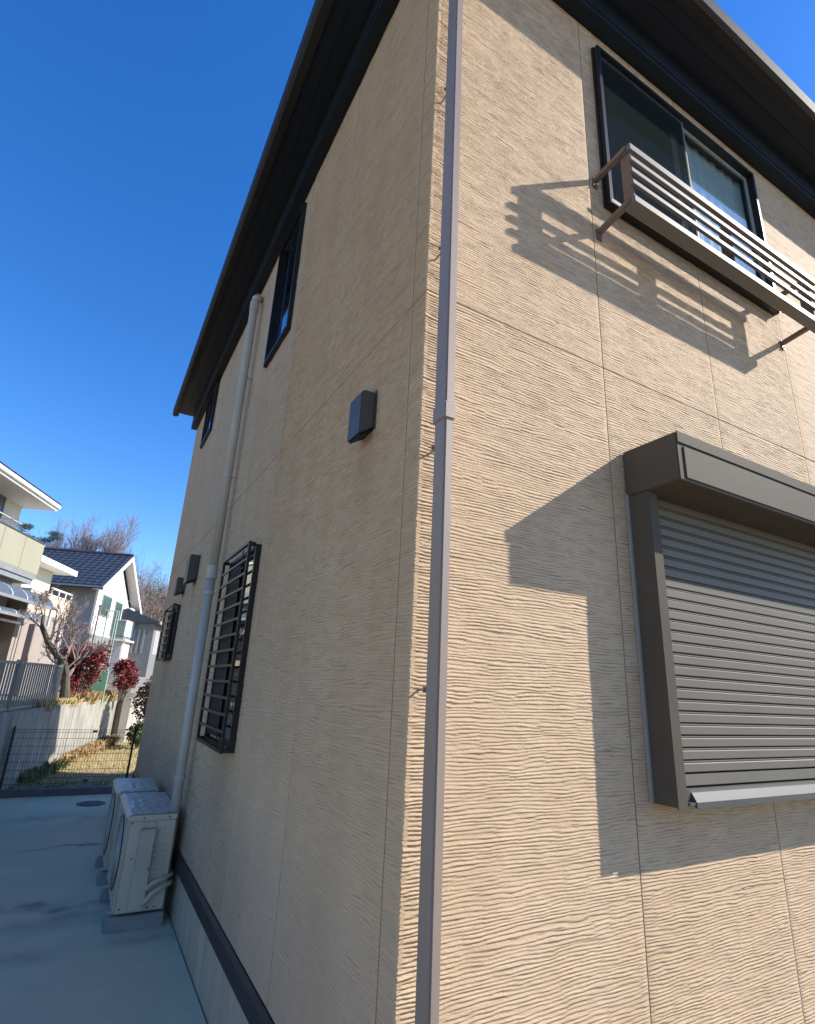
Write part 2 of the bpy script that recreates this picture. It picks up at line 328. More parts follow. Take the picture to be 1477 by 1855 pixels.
def panel(fmap, a0, a1, z0, z1, da, dz, holes, seed):
    na = max(2, int(round((a1-a0)/da))+1); nz = int(round((z1-z0)/dz))+1
    ga = np.linspace(a0, a1, na); gz = np.linspace(z0, z1, nz)
    # split the grid exactly on hole borders
    for h in holes:
        for e in h[:2]:
            if a0 < e < a1: ga[np.argmin(abs(ga-e))] = e
        for e in h[2:]:
            if z0 < e < z1: gz[np.argmin(abs(gz-e))] = e
    A, Z = np.meshgrid(ga, gz); D, shade = relief(A, Z, seed); shade = shade*(1.0 if fmap is fl else 1.0); D = D*(1.9 if fmap is fl else 1.0)*(1.7 if seed < 2 else 1)
    # round the arrises
    e = np.minimum(np.minimum(A-a0+(.1 if a0 == 0 else 0), a1-A), np.minimum(Z-z0, z1-Z)); D = D*np.clip(e/.007, .1, 1) - .0012*np.clip(1-e/.004, 0, 1)
    V = np.stack(fmap(A, D, Z), -1).reshape(-1, 3); I = np.arange(na*nz).reshape(nz, na)
    F = np.stack([I[:-1,:-1], I[:-1,1:], I[1:,1:], I[1:,:-1]], -1).reshape(-1, 4)
    ca = ((ga[:-1]+ga[1:])/2)[None,:].repeat(nz-1, 0).ravel(); cz = ((gz[:-1]+gz[1:])/2)[:,None].repeat(na-1, 1).ravel()
    keep = np.ones(len(F), bool)
    for h in holes: keep &= ~((ca > h[0]) & (ca < h[1]) & (cz > h[2]) & (cz < h[3]))
    F = F[keep]
    # turned-back edges, 14 mm deep
    border = np.concatenate([I[0,:], I[1:,-1], I[-1,-2::-1], I[-2:0:-1,0]])
    Bt = V[border].copy(); t0 = len(V); n0 = t0+len(Bt); Bk = np.stack(fmap(A.ravel()[border], np.full(len(border), -.014), Z.ravel()[border]), -1)
    V = np.vstack([V, Bt, Bk]); m = len(border); idx = np.arange(m); nx_ = (idx+1) % m
    F = np.vstack([F, np.stack([t0+nx_, t0+idx, n0+idx, n0+nx_], -1)])
    if fmap is fl: F = F[:, ::-1]
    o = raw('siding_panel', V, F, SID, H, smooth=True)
    at = o.data.attributes.new('groove_shade', 'FLOAT', 'POINT'); dd = np.zeros(len(V), np.float32); dd[:na*nz] = shade.ravel(); at.data.foreach_set('value', dd)
    return o
ZB, ZJ, ZT = .412, 3.045, 5.41
HF = [(1.065,2.64,4.06,5.23)]
FX = [0.0,.100,.955,1.830,2.700,3.575,4.45,5.325]; WX = 6.2
WZ = 7.2
HL = [(2.02,2.60,4.13,5.28), (5.44,6.06,4.70,5.36), (2.04,2.74,1.24,2.42), (5.49,6.2,1.84,2.38)]
g_ = .0028
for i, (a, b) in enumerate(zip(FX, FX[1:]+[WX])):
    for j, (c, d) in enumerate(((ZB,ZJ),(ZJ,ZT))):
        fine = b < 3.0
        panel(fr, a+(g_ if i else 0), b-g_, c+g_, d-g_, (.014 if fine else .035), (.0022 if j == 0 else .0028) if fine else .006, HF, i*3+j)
LY = [0.0,.107,.985,1.860,2.735,3.610,4.485,5.360,6.235,7.2]
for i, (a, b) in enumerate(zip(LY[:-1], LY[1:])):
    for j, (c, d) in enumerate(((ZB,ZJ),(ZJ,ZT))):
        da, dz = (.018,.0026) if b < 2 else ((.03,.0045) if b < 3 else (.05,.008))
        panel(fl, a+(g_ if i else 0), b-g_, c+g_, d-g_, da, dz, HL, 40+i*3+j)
# sealant in the joints
for a in FX[1:]:
    for c, d in ((ZB,ZJ-.006),(ZJ+.006,ZT)):
        if 1.06 < a < 2.64 and c > 3: d = 4.04
        MB().box(a-.006, a+.006, .004, .012, c, d).build('sealant_joint', SEAL, H)
MB().box(.003, WX, .004, .012, ZJ-.006, ZJ+.006).build('sealant_joint', SEAL, H)
for a in LY[1:-1]:
    for c, d in ((ZB,ZJ-.006),(ZJ+.006,ZT)):
        MB().box(.004, .012, a-.006, a+.006, c, d).build('sealant_joint', SEAL, H)
MB().box(.004, .012, .013, WZ, ZJ-.006, ZJ+.006).build('sealant_joint', SEAL, H)
MB().box(WX-.1, WX, .02, WZ, ZB, ZT).build('far_wall', SID, H); MB().box(.02, WX-.11, WZ-.1, WZ, ZB, ZT).build('back_wall', SID, H)
MB().box(.1, WX-.2, .1, WZ-.2, ZT-.06, ZT-.02).build('ceiling', DARK, H)
fo = MB().box(-.004+.012, WX, .012, WZ-.01, -.05, .31); fo.build('foundation', CONC, H)
# base flashing strips
b = MB(); b.prism([(-.010,.31),(-.022,.318),(-.022,.395),(-.006,.412),(.02,.412),(.02,.31)], 'y', -.006, WZ); b.build('base_flashing', FLASH, H)
b = MB(); b.prism([(-.010,.31),(-.022,.318),(-.022,.395),(-.006,.412),(.02,.412),(.02,.31)], 'x', .0205, WX); b.build('base_flashing', FLASH, H)
# eaves: boxed frieze beam, soffit, gutter, roof
b = MB(); b.prism([(.02,5.41),(-.085,5.40),(-.085,5.66),(.02,5.66)], 'y', -.0851, WZ+.02); b.prism([(.02,5.411),(-.085,5.401),(-.085,5.66),(.02,5.66)], 'x', .0205, WX); b.build('frieze_box', EAVE, H)
b = MB(); b.box(-.092,-.0865,-.09,WZ+.02,5.44,5.452); b.box(-.0865,WX,-.092,-.0865,5.44,5.452); b.build('frieze_seam', SOFF, H)
b = MB(); b.box(-.31,.02,-.31,WZ+.1,5.662,5.70); b.box(.0205,WX+.3,-.31,.02,5.662,5.70); b.build('soffit', SOFF, H)
b = MB(); b.box(-.20,-.192,-.2,WZ+.1,5.655,5.6615); b.box(-.192,WX+.3,-.2,-.192,5.655,5.6615); b.build('soffit_trim', EAVE, H)
def gutter(poly, axis, a0, a1): 
    bb = MB(); bb.prism(poly, axis, a0, a1); return bb
gp = [(-.30,5.61),(-.36,5.592),(-.385,5.612),(-.387,5.69),(-.391,5.708),(-.380,5.71),(-.374,5.695),(-.30,5.70)]
gutter(gp, 'y', -.3005, WZ+.12).build('gutter', GUT, H, bevel=0); gutter(gp, 'x', -.3925, WX+.36).build('gutter', GUT, H)
b = MB(); e = .345; t = WX/2
b.add([(-e,-e,5.73),(WX+e,-e,5.73),(WX+e,WZ+.15,5.73),(-e,WZ+.15,5.73),(t,t,6.95),(t,WZ+.15,6.95),(-e,-e,5.705),(WX+e,-e,5.705),(WX+e,WZ+.15,5.705),(-e,WZ+.15,5.705)],
      [(0,1,4),(1,2,5,4),(0,4,5,3),(3,5,2),(0,3,9,6),(0,6,7,1),(1,7,8,2),(3,2,8,9),(6,9,8,7)])
b.build('roof', mat('dark_roof_slate', (.045,.045,.05), .6, var=.2, scale=12), H)

# ---- windows of the house
def window(fm, a0, a1, z0, z1, dframe, mull, lightframe=None, rev=False, parts=()):
    def bx(B, p0, p1, d0, d1, q0, q1):
        A = fm(p0, d0, q0); Bq = fm(p1, d1, q1); B.box(A[0], Bq[0], A[1], Bq[1], A[2], Bq[2])
    w = .028; f = MB()
    bx(f, a0, a0+w, -.06, dframe, z0, z1); bx(f, a1-w, a1, -.06, dframe, z0, z1)
    bx(f, a0+w, a1-w, -.06, dframe, z1-w, z1); bx(f, a0+w, a1-w, -.06, dframe+.006, z0, z0+w)
    fo = f.build('window', FRAME, H, bevel=.002)
    lf = lightframe or FRAME
    m = (a0+a1)/2 if mull is None else mull
    # two sashes; the outer one stands 16 mm proud
    s_ = .024
    for (p0, p1, d) in ((a0+w, m+.012, dframe-.022), (m-.012, a1-w, dframe-.040)) if not rev else ((a0+w, m+.012, dframe-.040), (m-.012, a1-w, dframe-.022)):
        s = MB()
        bx(s, p0, p0+s_, d-.014, d, z0+w, z1-w); bx(s, p1-s_, p1, d-.014, d, z0+w, z1-w)
        bx(s, p0+s_, p1-s_, d-.014, d, z1-w-s_, z1-w); bx(s, p0+s_, p1-s_, d-.014, d, z0+w, z0+w+s_*1.3)
        s.build('sash', lf, fo, bevel=.0015)
        gl = MB(); bx(gl, p0+s_-.002, p1-s_+.002, d-.009, d-.005, z0+w+s_, z1-w-s_+.002); gl.build('glass_pane', GLASS if fm is fr else GLASSD, fo)
    # room behind
    r = MB(); A = fm(a0-.15, -.10, z0-.2); B = fm(a1+.15, -.9, z1+.1)
    x0,x1 = sorted((A[0],B[0])); y0,y1 = sorted((A[1],B[1])); zz0, zz1 = A[2], min(B[2], 5.34)
    vs = [(x0,y0,zz0),(x1,y0,zz0),(x1,y1,zz0),(x0,y1,zz0),(x0,y0,zz1),(x1,y0,zz1),(x1,y1,zz1),(x0,y1,zz1)]
    fs = [(0,3,2,1),(4,5,6,7),(1,2,6,5),(2,3,7,6)] + ([(3,0,4,7)] if fm is fr else [(0,1,5,4)])
    r.add(vs, fs); r.build('room_lining', DARK, fo)
    return fo, bx
wf, bx = window(fr, 1.055, 2.65, 4.045, 5.245, .040, 1.86, FRAMEL)
# light outer trim that catches the sun on the frame's front
t_ = MB(); bx(t_, 1.047, 1.0545, .002, .014, 4.04, 5.25); bx(t_, 1.0545, 2.655, .002, .014, 5.2455, 5.253); t_.build('frame_flange', FRAME, wf)
t_ = MB(); bx(t_, 1.050, 2.66, .0465, .052, 4.040, 4.066); t_.build('window_sill', FRAMEL, wf, bevel=.001)
def curtain(x0, x1, z0, z1, amp, per, parent, m, yy=.16):
    B = MB(); n = int((x1-x0)/.008)
    vs = [(x0+i*(x1-x0)/n, yy+amp*math.sin(i*(x1-x0)/n/per*6.283)+.3*amp*math.sin(i*.31), z) for z in (z0, z1) for i in range(n+1)]
    B.add(vs, [(i, i+1, n+2+i, n+1+i) for i in range(n)]); B.build('curtain', m, parent, smooth=True)
curtain(1.06, 1.86, 3.9, 5.22, .016, .08, wf, mat('blue_grey_curtain', (.20,.235,.25), .85, var=.1, scale=3), .215)
curtain(1.84, 2.66, 3.9, 5.22, .005, .10, wf, mat('white_lace_curtain', (.80,.82,.82), .85, var=.03, scale=3), .055)
sm = bpy.data.materials.new('screen_mesh'); sm.use_nodes = True; q_ = sm.node_tree; tb = q_.nodes.new('ShaderNodeBsdfTransparent'); mx_ = q_.nodes.new('ShaderNodeMixShader'); mx_.inputs[0].default_value = .45
q_.nodes['Principled BSDF'].inputs['Base Color'].default_value = (.02,.024,.022,1); q_.nodes['Principled BSDF'].inputs['Roughness'].default_value = 1; q_.nodes['Principled BSDF'].inputs['Specular IOR Level'].default_value = 0
q_.links.new(q_.nodes['Principled BSDF'].outputs[0], mx_.inputs[1]); q_.links.new(tb.outputs[0], mx_.inputs[2]); q_.links.new(mx_.outputs[0], q_.nodes['Material Output'].inputs['Surface'])
MB().box(1.10, 1.852, -.0245, -.0235, 4.09, 5.20).build('insect_screen', sm, wf)
window(fl, 1.995, 2.625, 4.10, 5.31, .032, None, FRAME)
wb, bx = window(fl, 5.40, 6.10, 4.66, 5.39, .032, None, FRAME)
wg, bx = window(fl, 2.00, 2.78, 1.20, 2.45, .034, 2.40, FRAME)
s = MB(); bx(s, 2.40, 2.75, .022, .026, 1.25, 2.41); s.build('insect_screen', SCREEN, wg)
wc, bx = window(fl, 5.45, 6.25, 1.80, 2.42, .032, None, FRAME)
s = MB(); bx(s, 5.86, 6.2, .022, .026, 1.84, 2.38); s.build('insect_screen', SCREEN, wc)
# ---- window grilles on the side wall
def grille(a0, a1, z0, z1, nb, dp):
    f = MB()
    def bb(B, p0, p1, d0, d1, q0, q1): B.box(-d1, -d0, p0, p1, q0, q1)
    bb(f, a0, a0+.022, dp-.018, dp, z0, z1); bb(f, a1-.022, a1, dp-.018, dp, z0, z1)
    bb(f, a0+.022, a1-.022, dp-.018, dp, z0, z0+.02); bb(f, a0+.022, a1-.022, dp-.018, dp, z1-.02, z1)
    for a in (a0+.002, a1-.02):
        bb(f, a, a+.018, .0345, dp-.018, z1-.030, z1-.004); bb(f, a, a+.018, .0345, dp-.018, z0+.004, z0+.030)
    m = (a0+a1)/2
    for mm in (a0+(a1-a0)*.30,):
        bb(f, mm-.005, mm+.005, dp-.026, dp-.019, z0+.02, z1-.02)
    fo = f.build('window_grille', FRAME, H, bevel=.002)
    for k in range(nb):
        z = z0+.02+(z1-z0-.04)*(k+1)/(nb+1); q = MB(); bb(q, a0+.022, a1-.022, dp-.014, dp-.002, z-.008, z+.008); q.build('bar', FRAME, fo)
grille(2.005, 2.79, 1.195, 2.465, 12, .082)
grille(5.45, 6.27, 1.79, 2.43, 6, .08)
# ---- vent hoods
def hood(a0, a1, z0, z1, dp, dz, name='vent_hood'):
    b = MB(); b.prism([(-.004,z1),(-dp+.012,z1),(-dp,z1-.014),(-dp,z0-dz),(-.004,z0)], 'y', a0, a1); o = b.build(name, HOOD, H, bevel=.003)
    q = MB()
    for k in range(5):
        t = (k+.6)/5.4; q.box(-dp*t-.003, -dp*t+.003, a0+.01, a1-.01, z0-dz*t-.012, z0-dz*t-.002)
    q.build('louvre', BLACK, o)
    q = MB(); q.box(-.004, -.0015, a0-.012, a1+.012, z0-.01, z1+.01); q.build('back_plate', HOOD, o)
hood(.385, .505, 2.625, 2.785, .068, .045); hood(4.56, 4.77, 2.60, 2.85, .10, .05); hood(5.34, 5.50, 2.56, 2.72, .10, .04)
# ---- brown rectangular downpipe on brackets at the corner
PX0, PX1, PY0, PY1 = .014, .052, -.132, -.060
dp = MB().box(PX0, PX1, PY0, PY1, 2.50, 5.45).build('downpipe', BROWN, H, bevel=.006)
MB().box(PX0+.002, PX1-.002, PY0+.002, PY1-.002, -.02, 2.4995).build('lower_pipe', BROWN, dp, bevel=.006)
b = MB(); b.box(PX0-.003, PX1+.003, PY0-.003, PY1+.003, 2.452, 2.515); b.build('pipe_socket', BROWN, dp, bevel=.004)
for z in (.75, 1.60, 2.37, 3.2, 4.05, 4.9):
    b = MB(); b.box(PX0-.003, PX1+.003, PY1+.0005, PY1+.004, z-.008, z+.008); 
    b.tube([((PX0+PX1)/2, PY1+.003, z), ((PX0+PX1)/2, .003, z)], .004, 8)
    b.build('pipe_bracket', BROWN, dp)
# ---- round grey drain pipe on the side wall
gx, gy = -.078, 3.215
b = MB(); b.tube([(gx,gy,2.42),(gx,gy,5.08),(gx-.004,gy+.012,5.13),(gx+.012,gy+.05,5.19),(gx+.03,gy+.1,5.24)], .038, 20)
gpipe = b.build('drain_pipe', GREYP, H, smooth=True)
b = MB().tube([(gx,gy,-.02),(gx,gy,2.42)], .0355, 20); b.build('lower_pipe', GREYP, gpipe, smooth=True)
b = MB(); b.tube([(gx,gy,2.39),(gx,gy,2.50)], .0435, 20); b.build('pipe_socket', GREYP, gpipe); MB().tube([(gx,gy,2.26),(gx,gy,2.285)], .041, 20).build('pipe_collar', GREYP, gpipe)
b = MB(); b.tube([(gx,gy,5.02),(gx,gy,5.12),(gx+.012,gy+.03,5.19),(gx+.04,gy+.06,5.24)], .0435, 20); b.build('pipe_elbow', GREYP, gpipe)
for z in (.9, 3.3, 4.3):
    b = MB(); b.tube([(gx,gy,z-.012),(gx,gy,z+.012)], .0405, 20); b.tube([(gx+.03,gy,z),(-.002,gy,z)], .006, 8); b.build('pipe_clamp', GREYP, gpipe)
# ---- shuttered window
SX0, SX1 = 1.04, 3.42
b = MB(); 
b.box(SX0, SX0+.004, -.108, -.003, 1.247, 2.43); b.box(SX0, SX0+.052, -.112, -.1085, 1.240, 2.428)
b.box(SX0+.048, SX0+.052, -.108, -.03, 1.262, 2.428); b.box(SX1-.05, SX1, -.11, -.003, 1.24, 2.43)
b.box(SX0+.004, SX1-.05, -.006, -.003, 1.245, 2.43); b.box(SX0+.0042, SX0+.0475, -.1078, -.0065, 1.2475, 1.2618)
sh = b.build('shutter_window', SHUTB, H)
b = MB(); b.box(SX0-.006, SX1+.006, -.262, -.003, 2.432, 2.640); b.build('shutter_housing', SHUTB, sh, bevel=.004)
b = MB(); b.box(SX0+.030, SX1-.03, -.2675, -.2625, 2.445, 2.583); b.build('housing_cover', mat('housing_cover_paint', (.125,.111,.088), .7, var=.06, scale=2, spec=.05), sh, bevel=.002)
b = MB(); b.box(SX0-.006, SX1+.006, -.268, -.2625, 2.592, 2.642); b.build('housing_lid', SHUTB, sh, bevel=.002)
b = MB(); b.box(SX0-.013, SX0-.001, -.014, -.003, 1.25, 2.44); b.build('side_flange', FRAMEL, sh)
b = MB(); b.box(SX0+.06, SX1-.05, -.115, -.03, 1.252, 1.262); b.prism([(-.118,1.240),(-.118,1.262),(-.100,1.292),(-.055,1.300),(-.055,1.262),(-.10,1.250)], 'x', SX0+.095, SX1-.05); b.box(SX0+.0525, SX0+.094, -.098, -.03, 1.2625, 1.301); b.build('sill_rail', mat('sill_rail_paint', (.085,.086,.080), .5, spec=.15, var=.05), sh, bevel=.001)
b = MB(); b.prism([(-.052,1.302),(-.052,1.345),(-.066,1.345),(-.066,1.308)], 'x', SX0+.053, SX1-.051); b.build('bottom_bar', SHUT, sh)
PITCH = .0438; z = 1.350; slat = None; k = 0
prof = [(-.050,.0),(-.058,.0012),(-.0625,.004),(-.0635,.0305),(-.0600,.0335),(-.0560,.0340),(-.0560,.0355),(-.0605,.0365),(-.0605,.0405),(-.0560,.0415),(-.050,.0420)]
while z < 2.44:
    if slat is None:
        m_ = MB().prism([(p, q) for p, q in prof], 'x', SX0+.0525, SX1-.0505).mesh('slat', SHUT); slat = m_
    link('slat', slat, sh, (0, random.uniform(-.0006,.0006), z)); z += PITCH
b = MB(); b.box(2.05,2.16,-.058,-.05,1.305,1.34); b.build('latch', SHUTB, sh)
# ---- window railing
RX0, RX1 = .985, 2.74
b = MB(); b.box(RX0+.002, RX1, -.228, -.178, 4.177, 4.218); rail = b.build('window_railing', RAILM, H, bevel=.002)
for z0 in (4.091, 4.016, 3.941):
    b = MB(); b.box(RX0-.012, RX1+.02, -.236, -.2190, z0, z0+.028); b.build('slat', RAILM, rail, bevel=.002)
b = MB(); b.box(RX0, RX1, -.228, -.164, 3.846, 3.885); b.build('bottom_rail', RAILM, rail, bevel=.002)
for x in (RX0+.018, 1.815, 2.645):
    b = MB(); b.box(x-.006, x+.006, -.216, -.160, 3.8855, 4.1765); b.build('post', ARM, rail)
for x in (RX0+.004, 2.672):
    for z0, dz in ((4.185,.012), (3.858,.028)):
        b = MB(); 
        b.add([(x-.014,-.205,z0+.026),(x+.014,-.205,z0+.026),(x+.014,-.205,z0),(x-.014,-.205,z0),(x-.014,-.010,z0+.024-dz),(x+.014,-.010,z0+.024-dz),(x+.014,-.010,z0-dz),(x-.014,-.010,z0-dz)],
              [(0,1,2,3),(7,6,5,4),(0,4,5,1),(1,5,6,2),(2,6,7,3),(3,7,4,0)])
        b.box(x-.017, x+.017, -.0098, -.0025, z0-dz-.035, z0-dz+.03); b.tube([(x,-.0098,z0-dz-.022),(x,-.02,z0-dz-.022)], .006, 8)
        b.build('bracket_arm', ARM, rail, bevel=.0012)

# ------------------------------------------------------------------ air-conditioner outdoor units
def ac_unit(name, x0, x1, y0, y1, z0, z1, label, hoses):
    o = empty(name, ((x0+x1)/2, (y0+y1)/2, 0)); tag(o, label, 'air conditioner', 'outdoor units standing by the side wall')
    ox, oy = o.location.x, o.location.y
    def B(mb, n, m, par=None, **kw): 
        off(mb, (ox, oy, 0)); return mb.build(n, m, par or o, **kw)
    B(MB().box(x0+.012, x1, y0+.006, y1-.006, z0, z1-.035), 'casing', ACW, bevel=.006)
    B(MB().box(x0, x0+.0115, y0+.002, y1-.002, z0+.005, z1-.036), 'front_panel', ACW, bevel=.004)
    b = MB(); b.prism([(x0-.004,z1-.034),(x0-.004,z1-.012),(x0+.022,z1),(x1+.002,z1),(x1+.002,z1-.034)], 'y', y0-.004, y1+.004)
    top = B(b, 'top_cover', ACW, bevel=.003)
    # rumpled wrap film over the lid
    nx, ny = 26, 44; V = []; Fc = []
    for j in range(ny+1):
        for i in range(nx+1):
            u = i/nx; v = j/ny; x = x0-.012+u*(x1-x0+.022); y = y0-.002+v*(y1-y0+.004)
            zz = z1+.002+max(0, .004*math.sin(u*9+v*31+3*math.sin(v*7))*math.sin(v*17-u*21)) + random.uniform(0,.0030)
            if u < .07: zz = z1-.003-.012*(1-u/.07)+random.uniform(0,.002)
            V.append((x-ox, y-oy, zz))
    for j in range(ny):
        for i in range(nx): a = j*(nx+1)+i; Fc.append((a, a+1, a+nx+2, a+nx+1))
    raw('wrap_film', V, Fc, FILM, top)
    # near side: valve cover, louvres, embossed marks, screws
    b = MB(); c0, c1 = x0+.085, x0+.185
    b.prism([(c0,z0+.02),(c1,z0+.02),(c1,z0+.24),(c1-.008,z0+.26),(c0,z0+.26)], 'y', y0-.034, y0+.005); B(b, 'valve_cover', ACW, bevel=.005)
    b = MB()
    b.prism([(c0+.004,z0+.262),(c0+.03,z0+.252),(c1-.03,z0+.252),(c1-.004,z0+.28),(c1,z0+.50),(c0,z0+.50)], 'y', y0-.052, y0+.005); B(b, 'terminal_cover', ACG, bevel=.006)
    b = MB().box(c0+.006, c1, y0-.006, y0+.005, z0+.508, z0+.54); B(b, 'handle_lip', ACG, bevel=.003)
    for k in range(7):
        zz = z0+.16+k*.037; b = MB(); b.prism([(y0-.012,zz),(y0+.006,zz+.016),(y0+.006,zz-.004)], 'x', x1-.125, x1-.04); B(b, 'louvre', ACW)
    b = MB()
    for k in range(5):
        for q in range(2):
            if (k+q) % 3 == 1: continue
            b.box(x1-.115+q*.035, x1-.095+q*.035, y0+.002, y0+.005, z0+.41+k*.022, z0+.418+k*.022)
    B(b, 'embossed_marks', ACG)
    b = MB()
    for (sx, sz) in ((x0+.03,z1-.05),(x0+.04,z0+.03),(x0+.06,z0+.32),(x1-.05,z1-.018),(x0+.10,z1-.018),(x1-.06,z0+.02),(x1-.1,z0+.02)):
        b.tube([(sx,y0-.009 if sz > z1-.03 else y0-.001,sz),(sx,y0+.01,sz)], .005, 8)
    B(b, 'screws', BLACK)
    # fan grille on the front
    cy, cz, rr_ = y0+(y1-y0)*.42, (z0+z1)/2, .225
    b = MB(); b.tube([(x0+.004,cy,cz),(x0-.006,cy,cz)], rr_+.012, 36); g0 = B(b, 'fan_opening', BLACK)
    b = MB()
    for k in range(9):
        r = .03+k*.0255; n = 30; pts = [(x0-.010-.006*(1-(r/rr_)**2), cy+r*math.cos(2*math.pi*i/n), cz+r*math.sin(2*math.pi*i/n)) for i in range(n+1)]
        b.tube(pts, .0028, 5, caps=False)
    for k in range(16):
        t_ = 2*math.pi*k/16; b.tube([(x0-.014, cy+.03*math.cos(t_), cz+.03*math.sin(t_)), (x0-.006, cy+rr_*math.cos(t_), cz+rr_*math.sin(t_))], .003, 5)
    B(b, 'fan_grille', ACG)
    for yy in (y0+.08, y1-.20):
        b = MB(); b.prism([(x0-.035,-.002),(x1+.01,-.002),(x1+.01,z0-.012),(x0-.012,z0-.012),(x0-.035,.03)], 'y', yy-.035 if yy > y0+.1 else y0-.01, yy+.06); B(b, 'resin_foot', RESIN, bevel=.004)
        b = MB().box(x0-.018, x1, yy-.018, yy+.028, z0-.011, z0-.001); B(b, 'mounting_foot', ACW)
    if hoses:
        for (h0, h1, r) in ((.245,.285,.016), (.165,.235,.018)):
            pts = [(c1-.02,y0-.02,h0-.02),(c1+.01,y0-.030,h0),(x1-.10,y0-.028,(h0+h1)/2),(x1-.03,y0-.018,h1),(x1+.02,y0+.03,h1+.005),(x1+.05,y0+.16,h1-.02),(x1+.058,y0+.3,h1-.05)]
            b = MB().tube(pts, r, 12); B(b, 'insulated_hose', ACW, smooth=True)
    return o
ac_unit('outdoor_unit', -.385, -.070, 3.12, 3.93, .095, .68, 'nearer pale outdoor unit with two hoses on its side and wrap film on top', True)
ac_unit('outdoor_unit', -.400, -.095, 4.10, 4.80, .095, .665, 'farther pale outdoor unit, mostly hidden behind the nearer one', False)

# ------------------------------------------------------------------ black mesh fence
WF = empty('wire_fence', (-.75, 8.06, 0)); tag(WF, 'low black welded wire fence along the dark kerb at the end of the alley', 'fence')
def WFb(mb, n, m, **kw): off(mb, (-.75, 8.06, 0)); return mb.build(n, m, WF, **kw)
for x in (-1.505, -.004): WFb(MB().box(x-.014, x+.014, 8.085, 8.113, .02, .87), 'post', BLACK, bevel=.002)
b = MB()
for k in range(58):
    x = -2.0+k*.0345
    if x < -1.62 or x > -.02: continue
    b.box(x-.0016, x+.0016, 8.068, 8.0712, .12, .835)
b2 = MB()
for z in (.835,.80,.72,.62,.52,.42,.32,.22,.15): b.box(-1.62, 0.0, 8.0645, 8.0678, z-.0022, z+.0022)
tag(WFb(b, 'wire_mesh', BLACK), kind='stuff')
for z in (.815, .175): WFb(MB().box(-.56,-.50,8.05,8.064,z-.012,z+.012), 'clip', BLACK)

# ------------------------------------------------------------------ vegetation helpers
def leaves(n, centre, rad, size, seed, shell=.0, droop=0, aspect=2.2, boxy=None):
    r = np.random.RandomState(seed)
    u = r.normal(size=(n,3)); u /= np.linalg.norm(u, axis=1)[:,None]; q = r.uniform(shell, 1, n)**(1/2.2)
    P = np.array(centre)+u*q[:,None]*np.array(rad)
    d = r.normal(size=(n,3)); d[:,2] = d[:,2]*.6-droop; d /= np.linalg.norm(d, axis=1)[:,None]
    s = np.cross(d, r.normal(size=(n,3))); s /= np.linalg.norm(s, axis=1)[:,None]
    L = size*r.uniform(.6,1.4,n)[:,None]; w = L/aspect*.5
    V = np.stack([P, P+d*L*.5+s*w, P+d*L, P+d*L*.5-s*w], 1).reshape(-1,3)
    return V, np.arange(4*n).reshape(n,4)
def branch_mesh(base, dirv, length, rad, levels, seed, spread=.7, nchild=(3,5), up=.15, twig=.003, sides=5, shrink=.68):
    rnd = random.Random(seed); B = MB()
    def grow(p, d, L, r, lev):
        n = 4; pts = [p]; rads = [r]; q = p.copy(); dd = d.copy()
        for i in range(n):
            dd = (dd+Vector((rnd.gauss(0,.13), rnd.gauss(0,.13), rnd.gauss(0,.10)+up*.25))).normalized()
            q = q+dd*(L/n); pts.append(q.copy()); rads.append(max(twig, r*(1-.45*(i+1)/n)))
        B.tube(pts, rads, sides if r > twig*2.2 else 3, caps=False)
        if lev <= 0: return
        for k in range(rnd.randint(*nchild)):
            t = rnd.uniform(.3, 1.0); i = min(n-1, int(t*n)); pp = pts[i].lerp(pts[i+1], t*n-i)
            ax = Vector((rnd.gauss(0,1), rnd.gauss(0,1), rnd.gauss(0,1))).normalized()
            nd = (dd + ax*spread*rnd.uniform(.7,1.4) + Vector((0,0,up))).normalized()
            grow(pp, nd, L*shrink*rnd.uniform(.75,1.15), max(twig, rads[i]*.6), lev-1)
    grow(Vector(base), Vector(dirv).normalized(), length, rad, levels)
    return B
BARK = mat('grey_bark', (.20,.165,.14), .9, var=.25, scale=20, bump=.4)
TWIG = mat('bare_twig', (.27,.21,.185), .85, var=.25, scale=5)
TWIG2 = mat('mauve_twig', (.25,.21,.22), .85, var=.25, scale=3)
MOSS = mat('mossy_bark', (.075,.068,.05), .9, var=.4, scale=14, bump=.5)
REDL = mat('red_nandina_leaf', (.26,.028,.03), .6, scale=14, col2=(.10,.022,.024))
DKL = mat('dark_bronze_leaf', (.055,.050,.028), .6, scale=12, col2=(.12,.05,.03))
GRL = mat('green_leaf', (.085,.11,.035), .6, scale=12, col2=(.05,.08,.03))
PINE = mat('pine_needle', (.045,.075,.035), .7, scale=5, col2=(.025,.05,.03))

# dormant lawn blades (uncountable)
r = np.random.RandomState(5); n = 26000
x = r.uniform(-1.6, 3.0, n); y = 8.15+7.0*r.uniform(0,1,n)**1.4
ok = x > (-1.06+(y-10)*.2382); x, y = x[ok], y[ok]; n = len(x)
z0 = .03+.02*np.sin(x*3+y*2)+.015*np.sin(y*5-x); h = r.uniform(.02,.06,n); a = r.uniform(0,6.28,n); ln = r.normal(0,.03,(n,2)); w = r.uniform(.003,.007,n)
V = np.stack([np.stack([x-w*np.cos(a), y-w*np.sin(a), z0-.01],-1), np.stack([x+w*np.cos(a), y+w*np.sin(a), z0-.01],-1), np.stack([x+ln[:,0], y+ln[:,1], z0+h],-1)],1).reshape(-1,3)
F = np.arange(3*n).reshape(n,3); near = (y < 8.75)
pick = np.random.RandomState(1).uniform(0,1,n) < np.where(near, .8, .06)
tag(raw('lawn_grass', V, F[~pick], STRAW), kind='stuff', label='straw-coloured dormant lawn behind the wire fence', cat='grass')
